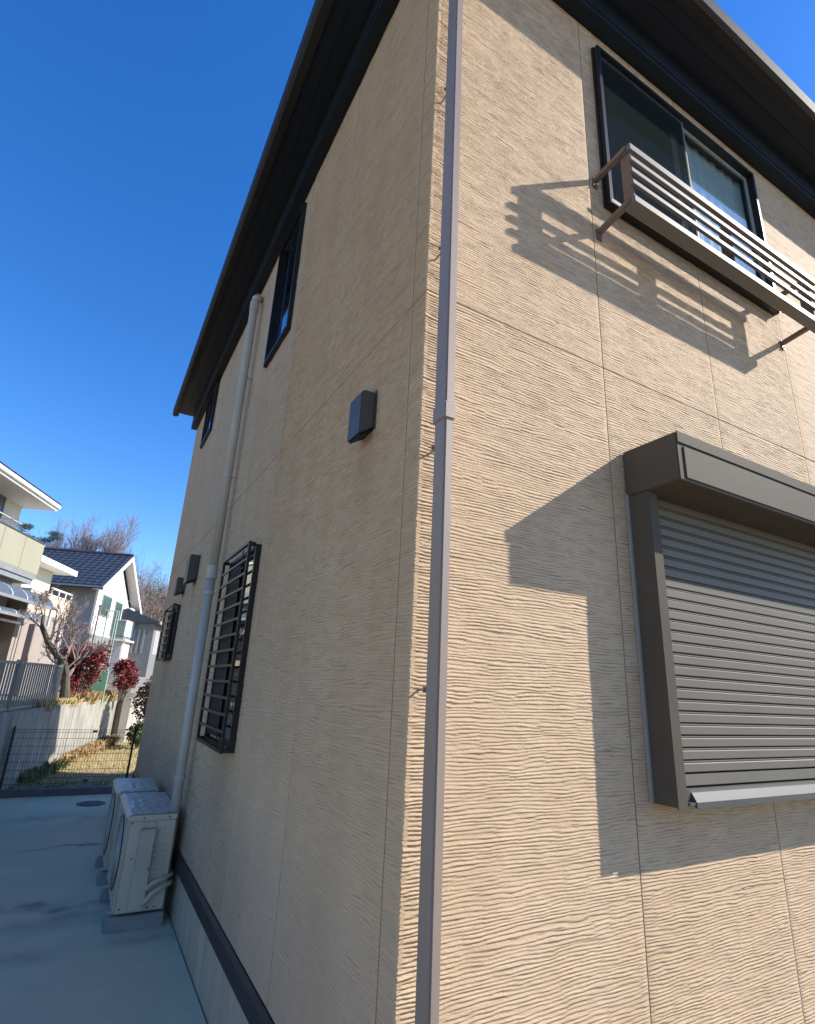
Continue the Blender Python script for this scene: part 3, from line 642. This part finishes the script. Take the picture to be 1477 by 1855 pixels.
tag(raw('green_grass', V, F[pick], OLIVE), kind='stuff', label='short green grass strip just beyond the dark kerb', cat='grass')
# weeds along the top and foot of the retaining wall
def tufts(name, spots, m, seed, label, hgt, nb=150, spreadr=.16):
    r = np.random.RandomState(seed); Vs = []; n_ = 0
    for (cx, cy, cz) in spots:
        n = nb; a = r.uniform(0,6.28,n); rr = r.uniform(0,spreadr,n); hh = hgt*r.uniform(.4,1.2,n); b_ = r.uniform(0,6.28,n); w = .0022
        bx_, by_ = cx+rr*np.cos(a), cy+rr*np.sin(a); tx, ty = bx_+.5*hh*np.cos(b_)*r.uniform(.2,1.3,n), by_+.5*hh*np.sin(b_)*r.uniform(.2,1.3,n)
        mx_, my_ = (bx_+tx)/2, (by_+ty)/2
        Vs.append(np.stack([np.stack([bx_-w, by_, np.full(n,cz)],-1), np.stack([bx_+w, by_, np.full(n,cz)],-1), np.stack([mx_+w*.8, my_, cz+hh*.75],-1), np.stack([tx, ty, cz+hh*.95],-1)],1).reshape(-1,3)); n_ += n
    V = np.vstack(Vs); return tag(raw(name, V, np.arange(len(V)).reshape(-1,4), m), label, 'grass', kind='stuff')
r = random.Random(3)
tufts('dry_weeds', [(on_ret(y)-.08-r.uniform(0,.3), y, 1.0) for y in [r.uniform(9.0,14.7) for _ in range(70)]], STRAW, 21, 'dry straw-coloured weeds along the top of the retaining wall', .15)
ORG = mat('rusty_weed', (.38,.22,.11), .8, col2=(.36,.28,.14), scale=4)
tufts('rusty_weeds', [(on_ret(y)-.06-r.uniform(0,.35), y, 1.0) for y in [r.uniform(11.2,14.7) for _ in range(30)]], ORG, 22, 'rusty orange weeds under the red shrubs', .24)
tufts('green_weeds', [(on_ret(y)+r.uniform(.02,.12), y, 0.0) for y in [r.uniform(8.8,10.6) for _ in range(4)]]+[(on_ret(y)-.15, y, 1.0) for y in [r.uniform(11.8,13.5) for _ in range(8)]], OLIVE, 23, 'green weeds at the foot of the retaining wall', .20)
tufts('foot_weeds', [(on_ret(y)+r.uniform(.03,.2), y, 0.0) for y in [r.uniform(10.8,14.6) for _ in range(22)]], ORG, 24, 'reddish weeds at the foot of the retaining wall', .22)

# pruned bare tree above the wall
T = empty('bare_tree', (-1.04,11,1.02)); tag(T, 'pruned bare tree with a thick mossy limb above the retaining wall', 'tree')
def TT(mb, n, m, o, **kw): off(mb, tuple(o.location)); return mb.build(n, m, o, **kw)
TT(MB().tube([(-1.02,11,.95),(-1.06,11,1.25),(-1.10,11.02,1.55),(-1.20,11,1.80),(-1.36,10.98,1.93),(-1.52,10.97,2.13),(-1.66,10.95,2.38),(-1.70,10.95,2.60)], [.10,.085,.065,.068,.055,.05,.045,.018], 10), 'trunk', MOSS, T)
tws = MB(); rnd = random.Random(8)
for (p, d, L, rad) in (((-1.08,11,1.5),(.5,.1,1),.62,.035),((-1.2,11,1.8),(.15,0,1),.62,.03),((-1.36,11,1.93),(-.1,.1,1),.55,.028),((-1.5,10.97,2.1),(.3,0,1),.55,.028),((-1.6,10.95,2.3),(-.2,0,1),.5,.02),((-1.15,11,1.65),(.9,-.1,.8),.6,.022),((-1.62,10.95,2.3),(-.8,0,.7),.4,.015),((-1.15,11,1.65),(-.9,.2,.5),.45,.02)):
    m_ = branch_mesh(p, d, L, rad, 4, rnd.randint(0,999), .8, (3,4), .2, .0035, 5, .66); tws.add(m_.v, m_.f)
TT(tws, 'branches', TWIG, T)
# red nandina shrubs
def nandina(x, y, z, h, rr_, label, seed, cl):
    o = empty('red_shrub', (x,y,z)); tag(o, label, 'shrub', 'red-leaved shrubs above the wall'); st = MB(); rnd = random.Random(seed); Vs = []; Fs = []; n0 = 0
    for k in range(cl):
        a = rnd.uniform(0,6.28); q = rnd.uniform(.1,1)*rr_; hh = h*rnd.uniform(.45,1) if k > 2 else h
        tip = (q*math.cos(a), q*math.sin(a), hh*.9); st.tube([(q*.2*math.cos(a), q*.2*math.sin(a), -.06),(q*.5*math.cos(a),q*.5*math.sin(a),hh*.5),tip], [.008,.006,.004], 5)
        V, F = leaves(230, tip, (rr_*.42, rr_*.42, h*.15), .065, seed*50+k, .1, .15, 2.6); Vs.append(V); Fs.append(F+n0); n0 += len(V)
    for k in range(int(cl*.8)):
        a = rnd.uniform(0,6.28); q = rnd.uniform(.0,.75)*rr_; V, F = leaves(120, (q*math.cos(a), q*math.sin(a), h*rnd.uniform(.22,.55)), (rr_*.35, rr_*.35, h*.12), .065, seed*70+k, .1, .15, 2.8); Vs.append(V); Fs.append(F+n0); n0 += len(V)
    st.build('stems', BARK, o); raw('foliage', np.vstack(Vs), np.vstack(Fs), REDL, o)
nandina(-.93, 11.6, 1.02, 1.13, .40, 'larger bright red nandina shrub beside the mossy tree trunk', 2, 20)
nandina(.05, 13.6, 1.02, .92, .24, 'smaller dark red shrub in front of the grey block wall', 3, 12)
# dark-leaved shrubs on the lawn side
def shrub(x, y, h, rx, ry, label, seed, z0=0, m=DKL, n=2600, zc=None):
    o = empty('evergreen_shrub', (x,y,z0)); tag(o, label, 'shrub', 'dark shrubs by the far lawn'); b = MB()
    for k in range(5): a = k*1.3; b.tube([(0,0,-.02),(rx*.3*math.cos(a),ry*.3*math.sin(a),h*.45),(rx*.6*math.cos(a),ry*.6*math.sin(a),h*.8)], [.02,.013,.006], 6)
    b.build('stems', BARK, o)
    V, F = leaves(n, (0,0,zc or h*.62), (rx,ry,h*.40), .07, seed, .15, .1, 1.8); keep = np.random.RandomState(seed).uniform(size=len(F)) < .85
    raw('foliage', V, F[keep], m, o)
shrub(.80, 13.4, 1.50, .50, .45, 'taller dark bronze-leaved shrub by the corner of the beige house', 31, n=3800, zc=1.05)
shrub(.52, 12.9, .62, .24, .24, 'low dark shrub with a pale edge under the taller one', 32, m=GRL, n=1500)

# ------------------------------------------------------------------ railing on the retaining wall
FR = empty('garden_railing', (-1.5,9,1.06)); tag(FR, 'grey aluminium picket railing on top of the retaining wall, left of the bare tree', 'railing')
ALU = mat('grey_aluminium', (.17,.19,.19), .4, metal=.5, var=.1); ALUL = mat('pale_aluminium', (.55,.54,.48), .45, metal=.3, var=.1)
def rx(y): return on_ret(y)-.12
bal = MB().box(-.011,.011,-.006,.006,0,.60).mesh('baluster', ALU)
rot = math.atan2(-.2382, 1)
def bar_between(y0, y1, z, w, h):
    b = MB(); b.add([(rx(y)+s*w-(-1.5), y-9, zz-1.06) for y in (y0,y1) for s in (-.5,.5) for zz in (z,z+h)], [(0,1,3,2),(4,6,7,5),(0,4,5,1),(2,3,7,6),(0,2,6,4),(1,5,7,3)]); return b
for i in range(4):
    y0 = 10.1-2.0*(i+1)+.03; y1 = 10.1-2.0*i-.03
    bar_between(y0,y1,1.68,.045,.035).build('top_rail', ALU, FR); bar_between(y0,y1,1.075,.035,.028).build('bottom_rail', ALU, FR)
    for k in range(20):
        y = y0+.05+k*.0985; o = link('baluster', bal, FR, (rx(y)+1.5, y-9, .045)); o.rotation_euler = (0,0,rot)
for i in range(5):
    y = 10.1-2.0*i; b = MB().box(-.025,.025,-.025,.025,-.04,.68); o = b.build('post', ALU, FR); o.location = (rx(y)+1.5, y-9, 0)

# ------------------------------------------------------------------ neighbouring house with balcony (local x = out of its face, y = along it away from us)
CREAM = mat('cream_render', (.52,.49,.41), .85, var=.06, scale=1, bump=.15); OLV = mat('olive_balcony_board', (.27,.26,.19), .8, var=.07, scale=1.2, stretch=(1,1,.4))
WHT = mat('white_trim', (.75,.74,.72), .5, var=.05); PEACH = mat('peach_render', (.66,.52,.40), .85, var=.07); GRYT = mat('grey_sheet_metal', (.25,.26,.26), .5, metal=.3, var=.1)
TILE = mat('navy_roof_tile', (.035,.045,.065), .45, var=.25, scale=4); TAUPE = mat('taupe_board', (.28,.235,.205), .85, var=.08, stretch=(3,3,.3))
POLY = mat('smoky_polycarbonate', (.075,.095,.125), .55, var=.1, spec=.2); SOFW = mat('white_soffit', (.55,.53,.50), .7, var=.05)
WGL = glass('house_glass', (.03,.045,.05), .2, 1.2)
A1 = R(20.5)
N1 = empty('balcony_house', (-2.44,16.04,1.02), -A1); tag(N1, 'cream two-storey house at the left edge with an olive balcony and white eaves', 'house')
def B1(mb, n, m, par=None, **kw): off(mb, (0,0,1.02)); return mb.build(n, m, par or N1, **kw)
B1(MB().box(-7,-1.0,-9,.45,.97,6.0), 'upper_wall', CREAM)
# main roof: fascia + soffit + tiles
b = MB().box(-.14,-.08,-10,.47,5.97,6.12); B1(b, 'fascia', WHT); b = MB().box(-1.0,-.141,-10,.46,5.98,6.0); B1(b, 'soffit', SOFW)
b = MB(); b.box(-.08,.0,-10,.47,6.03,6.13); B1(b, 'gutter', WHT, bevel=.015)
B1(MB().box(-1.0,-.141,.461,.50,5.97,6.12), 'end_fascia', WHT)
b = MB(); b.add([(-.05,-10,6.14),(-.05,.5,6.14),(-3.8,-2.5,7.7),(-3.8,-10,7.7),(-7.2,.5,6.14),(-7.2,-10,6.14)], [(0,1,2,3),(1,4,2),(2,4,5,3),(0,3,5),(0,5,4,1)]); rf1 = B1(b, 'roof', TILE)
for k in range(18):     # eave tiles
    y = -5.4+k*.33; b = MB(); b.prism([(-.0,6.145),(-.03,6.19),(-.5,6.385),(-.5,6.34)], 'y', y, y+.31); B1(b, 'eave_tile', TILE, rf1)
# balcony
b = MB(); b.box(-.08,0,-9,.03,4.02,4.88); b.box(-1.0,-.08,-.05,.03,4.02,4.88); bal1 = B1(b, 'balcony', OLV)
for k in range(9): B1(MB().box(.0005,.008,-8.9+k*1.0,-7.915+k*1.0,4.05,4.86), 'board', OLV, bal1)
B1(MB().box(-.10,.02,-9,.05,4.881,4.915), 'coping', mat('dark_coping', (.05,.055,.06), .5)); 
b = MB().box(-.98,.0,-9,.03,3.90,4.015); B1(b, 'balcony_base', GRYT); B1(MB().box(-.98,-.04,-9,.01,3.77,3.895), 'balcony_base', GRYT)
# balcony window
b = MB(); b.box(-1.0,-.96,-2.3,-.42,4.6,4.66); b.box(-1.0,-.96,-2.3,-.42,5.96,5.99); b.box(-1.0,-.96,-.47,-.42,4.66,5.96); b.box(-1.0,-.96,-2.3,-2.25,4.66,5.96); b.box(-1.0,-.965,-1.4,-1.34,4.66,5.96); w1 = B1(b, 'window', GRYT)
B1(MB().box(-.995,-.975,-2.25,-1.4,4.66,5.96), 'glass_pane', WGL, w1); B1(MB().box(-.995,-.975,-1.34,-.47,4.66,5.96), 'glass_pane', WGL, w1)
# pole for washing across the window
B1(MB().tube([(-.5,-6,5.32),(-.5,-.3,5.32)], .018, 8), 'laundry_pole', ALUL)
# lower wing
B1(MB().box(-6,-.5,.46,2.05,2.97,4.45), 'wing_wall', CREAM); B1(MB().box(-6,-.01,-.3,2.5,.97,3.10), 'ground_wall', TAUPE)
B1(MB().box(-6,.0,.0,2.5,3.10,3.66), 'parapet', PEACH); B1(MB().box(-6,.02,.0,2.52,3.661,3.69), 'parapet_coping', WHT)
b = MB().box(-5,-.02,.04,2.42,4.46,4.60); b.box(-.02,.03,.04,2.42,4.44,4.60); B1(b, 'wing_fascia', WHT)
rl = MB(); rl.box(-.02,.02,1.1,2.5,3.85,3.89); r0 = B1(rl, 'handrail', WHT)
for y in (1.15,1.6,2.05,2.46): B1(MB().box(-.012,.012,y-.015,y+.015,3.69,3.85), 'rail_post', WHT, r0)
B1(MB().box(-6,-.35,-9,-.301,.97,3.77), 'ground_wall', TAUPE)
# ground floor windows
for (y0,y1,z0,z1) in ((-1.9,-1.05,1.3,3.0),(-3.9,-2.4,1.2,3.05),(-6.4,-4.8,1.2,3.05)):
    f_ = B1(MB().box(-.35,-.31,y0,y1,z0,z1), 'window', GRYT); B1(MB().box(-.3095,-.30,y0+.06,(y0+y1)/2-.03,z0+.06,z1-.06), 'glass_pane', WGL, f_); B1(MB().box(-.3095,-.30,(y0+y1)/2+.03,y1-.06,z0+.06,z1-.06), 'glass_pane', WGL, f_)
# aerial
B1(MB().tube([(-.2,-1.35,4.9),(-.2,-1.35,5.30)], .012, 6), 'aerial_mast', GRYT)
b = MB(); b.tube([(-.2,-1.40,5.18),(-.2,-.25,5.02)], .009, 6)
for k in range(8): yy = -1.35+k*.15; zz = 5.175-.14*(k*.15); b.tube([(-.2-.16+.01*k,yy,zz),(-.2+.16-.01*k,yy,zz)], .006, 5)
B1(b, 'aerial', GRYT)
# curved canopy and carport
def canopy(s0, s1, x0, zt, x1, zb, n, label, name):
    o = empty(name, (N1.location.x, N1.location.y, 1.02), -A1); tag(o, label, 'canopy', 'curved smoky canopies beside the balcony house')
    arc = [(x0+(x1-x0)*math.sin(t), zb+(zt-zb)*math.cos(t)) for t in [math.pi/2*i/8 for i in range(9)]]
    st = (s1-s0)/n
    for k in range(n):
        b = MB(); b.prism([(p,q-1.02) for p,q in arc]+[(p-.006,q-.008-1.02) for p,q in arc[::-1]], 'y', s0+k*st+.012, s0+(k+1)*st-.012); b.build('roof_panel', POLY, o)
    for k in range(n+1):
        b = MB(); y = s0+k*st; b.prism([(p+.004,q-1.012) for p,q in arc]+[(p-.02,q-.025-1.02) for p,q in arc[::-1]], 'y', y-.011, y+.011); b.build('rib', WHT, o)
    MB().box(x1-.03,x1+.03,s0,s1+.02,zb-1.02-.07,zb-1.02-.003).build('front_beam', GRYT, o)
    return o
cp = canopy(-5.5, .04, -.29, 3.60, .62, 3.22, 8, 'upper curved smoky canopy with white ribs under the olive balcony', 'canopy')
for y in (.0,-2.7,-5.4): MB().box(.575,.625,y-.025,y+.025,-.02,2.125).build('post', WHT, cp)
cp2 = canopy(-3.0, -.10, .0, 3.02, .56, 2.86, 4, 'lower smaller curved canopy beneath the upper one', 'canopy')
for y in (-.15,-2.9): MB().box(.52,.56,y-.02,y+.02,-.02,1.765).build('post', WHT, cp2)
MB().box(-.02,.0,-3.0,-.1,1.70,1.76).build('back_beam', WHT, cp2)
b = MB().box(.585,.625,.78,.82,0,1.84); b.v = b.v; 
o = tag(b.build('white_post', WHT), 'slim white post beside the carport behind the bare tree', 'post'); o.location = (N1.location.x,N1.location.y,1.02); o.rotation_euler = (0,0,-A1)
o = MB().box(.70,.85,-1.15,-.35,0,1.66).build('screen_wall', TAUPE, bevel=.01); tag(o, 'taupe panelled screen wall standing behind the grey railing', 'wall'); o.location = (N1.location.x,N1.location.y,1.02); o.rotation_euler = (0,0,-A1)

# ------------------------------------------------------------------ white gabled house
A2 = R(19.5)
N2 = empty('gabled_house', (-.667,35.04,1.02), -A2); tag(N2, 'white house with a steep gable, navy tiled roof and glass balcony', 'house')
def B2(mb, n, m, par=None, **kw): off(mb, (0,0,1.02)); return mb.build(n, m, par or N2, **kw)
WALLW = mat('white_render', (.60,.59,.57), .8, var=.04, scale=.8); GREYW = mat('grey_shaded_wall', (.20,.21,.215), .85, var=.08, scale=1)
sl = lambda s: 8.32-.66*(2.2-s) if s < 2.2 else 8.32-.78*(s-2.2)
b = MB(); b.prism([(-.72,3.72),(-.72,sl(-.72)-.1),(2.2,sl(2.2)-.1),(5.7,sl(5.7)-.1),(5.7,3.72)], 'x', -.12, 0); B2(b, 'gable_wall', WALLW)
b = MB().prism([(-.69,1.0),(-.69,3.715),(5.7,3.715),(5.7,1.0)], 'x', -.12, 0); B2(b, 'ground_gable_wall', GREYW)  # ground floor shade is put into the wall colour as darker grey
B2(MB().box(-7.5,-.121,-.72,-.6,1.0,6.25), 'end_wall', GREYW)
B2(MB().box(.0005,.02,-.72,5.7,6.30,6.34), 'belt_line', SOFW)
# roof planes with courses of tiles
def roof_plane(s_e, s_r, z_e, z_r, x0, x1, rows, cols):
    base = MB(); base.add([(x0,s_e,z_e),(x1,s_e,z_e),(x1,s_r,z_r),(x0,s_r,z_r),(x0,s_e,z_e-.12),(x1,s_e,z_e-.12),(x1,s_r,z_r-.12),(x0,s_r,z_r-.12)], [(0,1,2,3),(4,7,6,5),(0,4,5,1),(1,5,6,2),(2,6,7,3),(3,7,4,0)])
    ro = B2(base, 'roof', TILE)
    tm = None; L_ = math.hypot(s_r-s_e, z_r-z_e)/rows; wd = (x1-x0)/cols; ang = math.atan2(z_r-z_e, abs(s_r-s_e)); sg = 1 if s_r > s_e else -1
    t_ = MB(); 
    t_.add([(0,0,.045),(wd*.5,0,.07),(wd*.94,0,.03),(wd*.94,sg*L_*1.02,.012),(wd*.5,sg*L_*1.02,.03),(0,sg*L_*1.02,.015),(0,0,.0),(wd*.94,0,.0)], [(0,1,4,5),(1,2,3,4),(0,6,7,2,1)])
    tm = t_.mesh('roof_tile', TILE)
    for r_ in range(rows):
        for c_ in range(cols):
            f_ = r_/rows; o = link('roof_tile', tm, ro, (x0+c_*wd, s_e+(s_r-s_e)*f_, z_e+(z_r-z_e)*f_-1.02)); o.rotation_euler = (sg*ang, 0, 0)
    return ro
roof_plane(-1.74, 2.13, 6.28, 8.80, -8.6, .55, 12, 24)
b = MB(); b.add([(-8.6,6.3,5.60),(.55,6.3,5.60),(.55,2.13,8.80),(-8.6,2.13,8.80),(-8.6,6.3,5.48),(.55,6.3,5.48),(.55,2.13,8.66),(-8.6,2.13,8.66)], [(0,1,2,3),(4,7,6,5),(0,4,5,1),(1,5,6,2),(2,6,7,3),(3,7,4,0)]); B2(b, 'roof', TILE)
B2(MB().tube([(-8.6,2.13,8.86),(.56,2.13,8.86)], .10, 8), 'ridge_tiles', TILE)
for (s0,z0,s1,z1) in ((-1.80,6.22,2.13,8.78),(2.13,8.78,6.36,5.53)):
    b = MB(); b.prism([(s0,z0),(s1,z1),(s1,z1-.26),(s0,z0-.26)], 'x', .551, .60); B2(b, 'barge_board', WHT)
    b = MB(); b.prism([(s0,z0-.16),(s1,z1-.16),(s1,z1-.19),(s0,z0-.19)], 'x', .0005, .55); B2(b, 'verge_soffit', SOFW)
B2(MB().box(-8.6,.55,-1.84,-1.76,6.15,6.25), 'gutter', GRYT)
GRW = mat('green_tinted_glass', (.05,.085,.08), .12, var=.15, scale=3)
for (s0,s1,z0,z1,m) in ((.09,1.56,4.84,6.05,GRW),(2.43,3.67,3.9,5.98,GRW),(4.67,5.55,3.9,5.70,WGL)):
    f_ = B2(MB().box(.001,.05,s0,s1,z0,z1), 'window', GRYT); n = 2
    for k in range(n):
        a = s0+.06+k*(s1-s0-.06)/n; B2(MB().box(.0505,.06,a,a+(s1-s0-.06)/n-.06,z0+.07,z1-.07), 'glass_pane', m, f_)
B2(MB().box(.001,.30,4.6,5.62,5.74,5.86), 'window_hood', WHT)
# balcony with frosted panels on a projecting ground floor
B2(MB().box(-.1,.78,2.62,6.5,3.70,3.86), 'balcony_floor', GRYT)
FROST = mat('frosted_panel', (.55,.66,.68), .3, var=.05); SMK = mat('smoked_panel', (.13,.19,.17), .25, var=.08)
B2(MB().box(.02,.74,2.66,2.70,3.90,4.84), 'balcony_panel', SMK)
for k in range(4): B2(MB().box(.74,.77,2.70+k*.93,3.60+k*.93,3.90,4.84), 'balcony_panel', FROST)
B2(MB().box(.0,.80,2.62,6.46,4.842,4.88), 'balcony_rail', WHT)
B2(MB().box(.001,.72,3.0,6.3,1.0,3.70), 'porch_wall', WALLW); B2(MB().box(.001,.95,2.5,6.7,3.60,3.698), 'porch_edge', WHT)
for k in range(14): B2(MB().box(.0+k*.05,.025+k*.05,2.96,2.995,1.5,3.5), 'louvre_slat', WHT)
B2(MB().tube([(.76,2.9,1.0),(.76,2.9,3.6)], .04, 8), 'downpipe', WHT)
# house further back
N3 = empty('grey_house', (3.2,40,1.02), -R(19)); tag(N3, 'small grey house half hidden beyond the white gabled house', 'house')
def B3(mb, n, m, par=None, **kw): off(mb, (0,0,1.02)); return mb.build(n, m, par or N3, **kw)
B3(MB().box(-3.5,.0,-1.5,7,1.0,4.9), 'wall', mat('dark_grey_board', (.16,.17,.17), .8, var=.1))
b = MB(); b.prism([(-4.0,4.9),(.4,4.9),(.4,5.0),(-1.7,5.75),(-4.0,5.05)], 'y', -2.0, 7.4); B3(b, 'roof', TILE); B3(MB().box(.4,.5,-2.0,7.4,4.86,5.02), 'fascia', WHT)
for k in range(10): B3(MB().box(-3.3+k*.3,-3.18+k*.3,-1.56,-1.501,3.0,4.5), 'slat', GRYT)
for k in range(6): B3(MB().box(.001,.03,-.9+k*.28,-.82+k*.28,3.0,4.6), 'lattice_bar', WHT)
B3(MB().box(.001,1.1,.9,4.6,3.55,3.72), 'balcony_base', WHT); B3(MB().box(1.05,1.1,.9,4.6,3.721,4.5), 'balcony_front', CREAM)
# grey block walls and the green fence panel
BW = mat('grey_block', (.30,.29,.27), .9, var=.12, bump=.4, bscale=30)
bw = empty('block_wall', (-.28,14.2,1.02)); tag(bw, 'short grey block wall behind the smaller red shrub', 'wall')
blk = MB().box(.004,.196,-.06,.06,.003,.097).mesh('block', BW, .004)
for rr_ in range(7):
    for c_ in range(3):
        link('block', blk, bw, (c_*.2+(.1 if rr_ % 2 else 0)-.05, 0, -.02+rr_*.1))
pw = empty('long_wall', (.3,20.5,1.02)); tag(pw, 'long pale grey wall running right behind the red shrub', 'wall')
for k in range(6): MB().box(k*1.2+.004,(k+1)*1.2-.004,-.06,.06,-.02,.55).build('panel', mat('pale_block', (.40,.40,.38), .9, var=.08), pw) if k == 0 else link('panel', pw.children[0].data, pw, (k*1.2,0,0))
gw = empty('grey_plot_wall', (2.6,30,1.02)); tag(gw, 'grey rendered boundary wall below the grey house', 'wall')
MB().box(0,4,-.08,.08,-.02,2.1).build('wall_face', BW, gw)
GNF = mat('green_net_sheet', (.07,.20,.14), .6, var=.25, scale=12, stretch=(6,6,.5))
gf = empty('green_fence', (-.58,13.0,1.02)); tag(gf, 'bright green mesh fence panel between the red shrub and the block wall', 'fence')
for k in range(3):
    MB().box(-.22+k*.15,-.075+k*.15,-.008,.008,-.02,.62).build('mesh_panel', GNF, gf)
for x in (-.23, .235): MB().tube([(x,0,-.05),(x,0,.68)], .012, 8).build('post', mat('pale_green_steel', (.35,.48,.40), .5, var=.1), gf)
PGS = mat('green_net_pole', (.33,.45,.39), .5, var=.1)
net = empty('net_frame', (-.45,14,1.02)); tag(net, 'tall pale green net frame standing in front of the gabled house', 'net frame')
for x in (-.13, .06, .11): MB().tube([(x,0,-.05),(x,0,2.08)], .016, 8).build('post', PGS, net)
MB().tube([(-.2,0,2.08),(.2,0,2.08)], .014, 8).build('cross_bar', PGS, net)
b = MB()
for k in range(22): x = -.12+k*.0105; b.box(x-.0012,x+.0012,-.0012,.0012,.05,2.07)
for k in range(70): z = .06+k*.029; b.box(-.125,.105,.0016,.0032,z-.001,z+.001)
tag(b.build('net', PGS, net), kind='stuff')
bp = empty('black_pole', (-.78,14,1.02)); tag(bp, 'slim black pole with a capped top behind the red shrub', 'pole')
MB().tube([(0,0,-.1),(0,0,2.15)], .014, 8).build('shaft', BLACK, bp); MB().tube([(0,0,2.14),(0,0,2.2)], [.035,.02], 8).build('cap', BLACK, bp)
gt = empty('white_gate', (1.75,24.4,1.02)); tag(gt, 'white panelled gate seen in the gap beside the beige house', 'gate')
MB().box(0,.06,-.03,.03,-.02,1.35).build('gate_post', WHT, gt); MB().box(1.7,1.76,-.03,.03,-.02,1.35).build('gate_post', WHT, gt)
for k in range(3): MB().box(.06,1.7,-.02,.02,1.05-k*.14,1.13-k*.14).build('rail', WHT, gt)
MB().box(.06,1.7,-.015,.015,0,.66).build('gate_panel', FROST, gt)

# ------------------------------------------------------------------ trees beyond the houses
T2 = empty('bare_tree', (-1.9,47,1.0)); tag(T2, 'big bare winter tree rising behind the navy tiled roof', 'tree')
b = branch_mesh((0,0,-.3), (0.02,0,1), 7.0, .32, 1, 5, .4, (0,0), .1, .02, 8)
b.build('trunk', BARK, T2)
tw = MB(); rnd = random.Random(12)
for k in range(13):
    a = k*2.4; z = 4.2+rnd.uniform(0,2.2)
    m_ = branch_mesh((0,0,z), (math.cos(a)*1.3, math.sin(a)*.6, rnd.uniform(.6,1.5)), 3.5, .12, 4, 100+k, .5, (4,5), .26, .007, 4, .68); tw.add(m_.v, m_.f)
tw.build('branches', TWIG2, T2)
T3 = empty('bare_tree', (2.6,60,1.6)); tag(T3, 'bare tree at the foot of the hill right of the white gable', 'tree')
tw = MB(); tw.tube([(0,0,-.5),(.1,0,4.5)], [.25,.15], 7)
tw.build('trunk', BARK, T3); tw = MB()
for k in range(8):
    a = k*2.4; m_ = branch_mesh((.05,0,2.5+k*.3), (math.cos(a),math.sin(a)*.7,1.0), 2.6, .1, 4, 300+k, .65, (3,4), .1, .02, 4, .68); tw.add(m_.v, m_.f)
tw.build('branches', TWIG, T3)
def pine(x, y, z, h, label, seed):
    o = empty('pine_tree', (x,y,z)); tag(o, label, 'tree', 'pine trees beyond the balcony house'); b = MB().tube([(0,0,-.3),(.1,0,h*.5),(0,0,h)], [.18,.12,.03], 8); rnd = random.Random(seed); Vs = []; Fs = []; n0 = 0
    for k in range(17):
        zz = h*(.45+.55*k/16); rr_ = (1.9-1.4*k/16)*rnd.uniform(.6,1.1); a = k*2.4+rnd.uniform(0,1); e = (rr_*math.cos(a), rr_*math.sin(a)*.8, zz+rnd.uniform(-.1,.2))
        b.tube([(0,0,zz-.2),e], [.05,.02], 5)
        for q in (.55, 1.0):
            V, F = leaves(260, (e[0]*q,e[1]*q,e[2]+.05), (.55*rnd.uniform(.7,1.1),.5,.17), .16, seed*99+k*2+int(q), 0, -.3, 7); Vs.append(V); Fs.append(F+n0); n0 += len(V)
    b.build('trunk', BARK, o); raw('crown', np.vstack(Vs), np.vstack(Fs), PINE, o)
pine(-6.6, 45, 1.0, 10.5, 'pine tree showing just past the corner of the balcony house', 41); pine(-4.75, 45.5, 1.0, 10.2, 'slim pine with layered tufts left of the big bare tree', 42); pine(-3.4, 49, 1.0, 9.9, 'dark low pine standing among the bare branches', 43)
# wooded hillside: bare woods and evergreen patches, one mass each
r = np.random.RandomState(17); Vs = []; Ve = []
def twigs(c, rad, n, wd, ln):
    P = np.array(c)+r.normal(size=(n,3))*np.array(rad)*.5; d = r.normal(size=(n,3))*np.array([.6,.6,.5])+[0,0,.8]; d /= np.linalg.norm(d,axis=1)[:,None]
    s = np.cross(d, r.normal(size=(n,3))); s /= np.linalg.norm(s,axis=1)[:,None]; L = ln*r.uniform(.5,1.5,n)[:,None]
    return np.stack([P-s*wd, P+s*wd, P+d*L],1).reshape(-1,3)
for k in range(520):
    x = r.uniform(-45, 60); y = r.uniform(66, 135); z = float(hill(np.array(x), np.array(y))); h = r.uniform(5,8.5)
    if r.uniform() < .30: V, F = leaves(420, (x,y,z+h*.45), (1.9,1.9,h*.42), .38, int(r.randint(1e6)), .2, 0, 1.6); Ve.append(V)
    else: Vs.append(twigs((x,y,z+h*.6), (3.0,3.0,h*.55), 420, .022, 1.3)); Vs.append(twigs((x,y,z+h*.2), (.3,.3,h*.3), 10, .1, 3))
V = np.vstack(Vs); tag(raw('hill_woodland', V, np.arange(len(V)).reshape(-1,3), mat('winter_wood', (.19,.145,.11), .9, scale=.12, col2=(.11,.095,.07))), 'brown leafless woodland covering the hill', 'woodland', kind='stuff')
V = np.vstack(Ve); tag(raw('hill_evergreens', V, np.arange(len(V)).reshape(-1,4), mat('hill_leaf', (.05,.065,.03), .8, var=.3, scale=.5)), 'dark evergreen trees scattered through the hill woodland', 'woodland', kind='stuff')
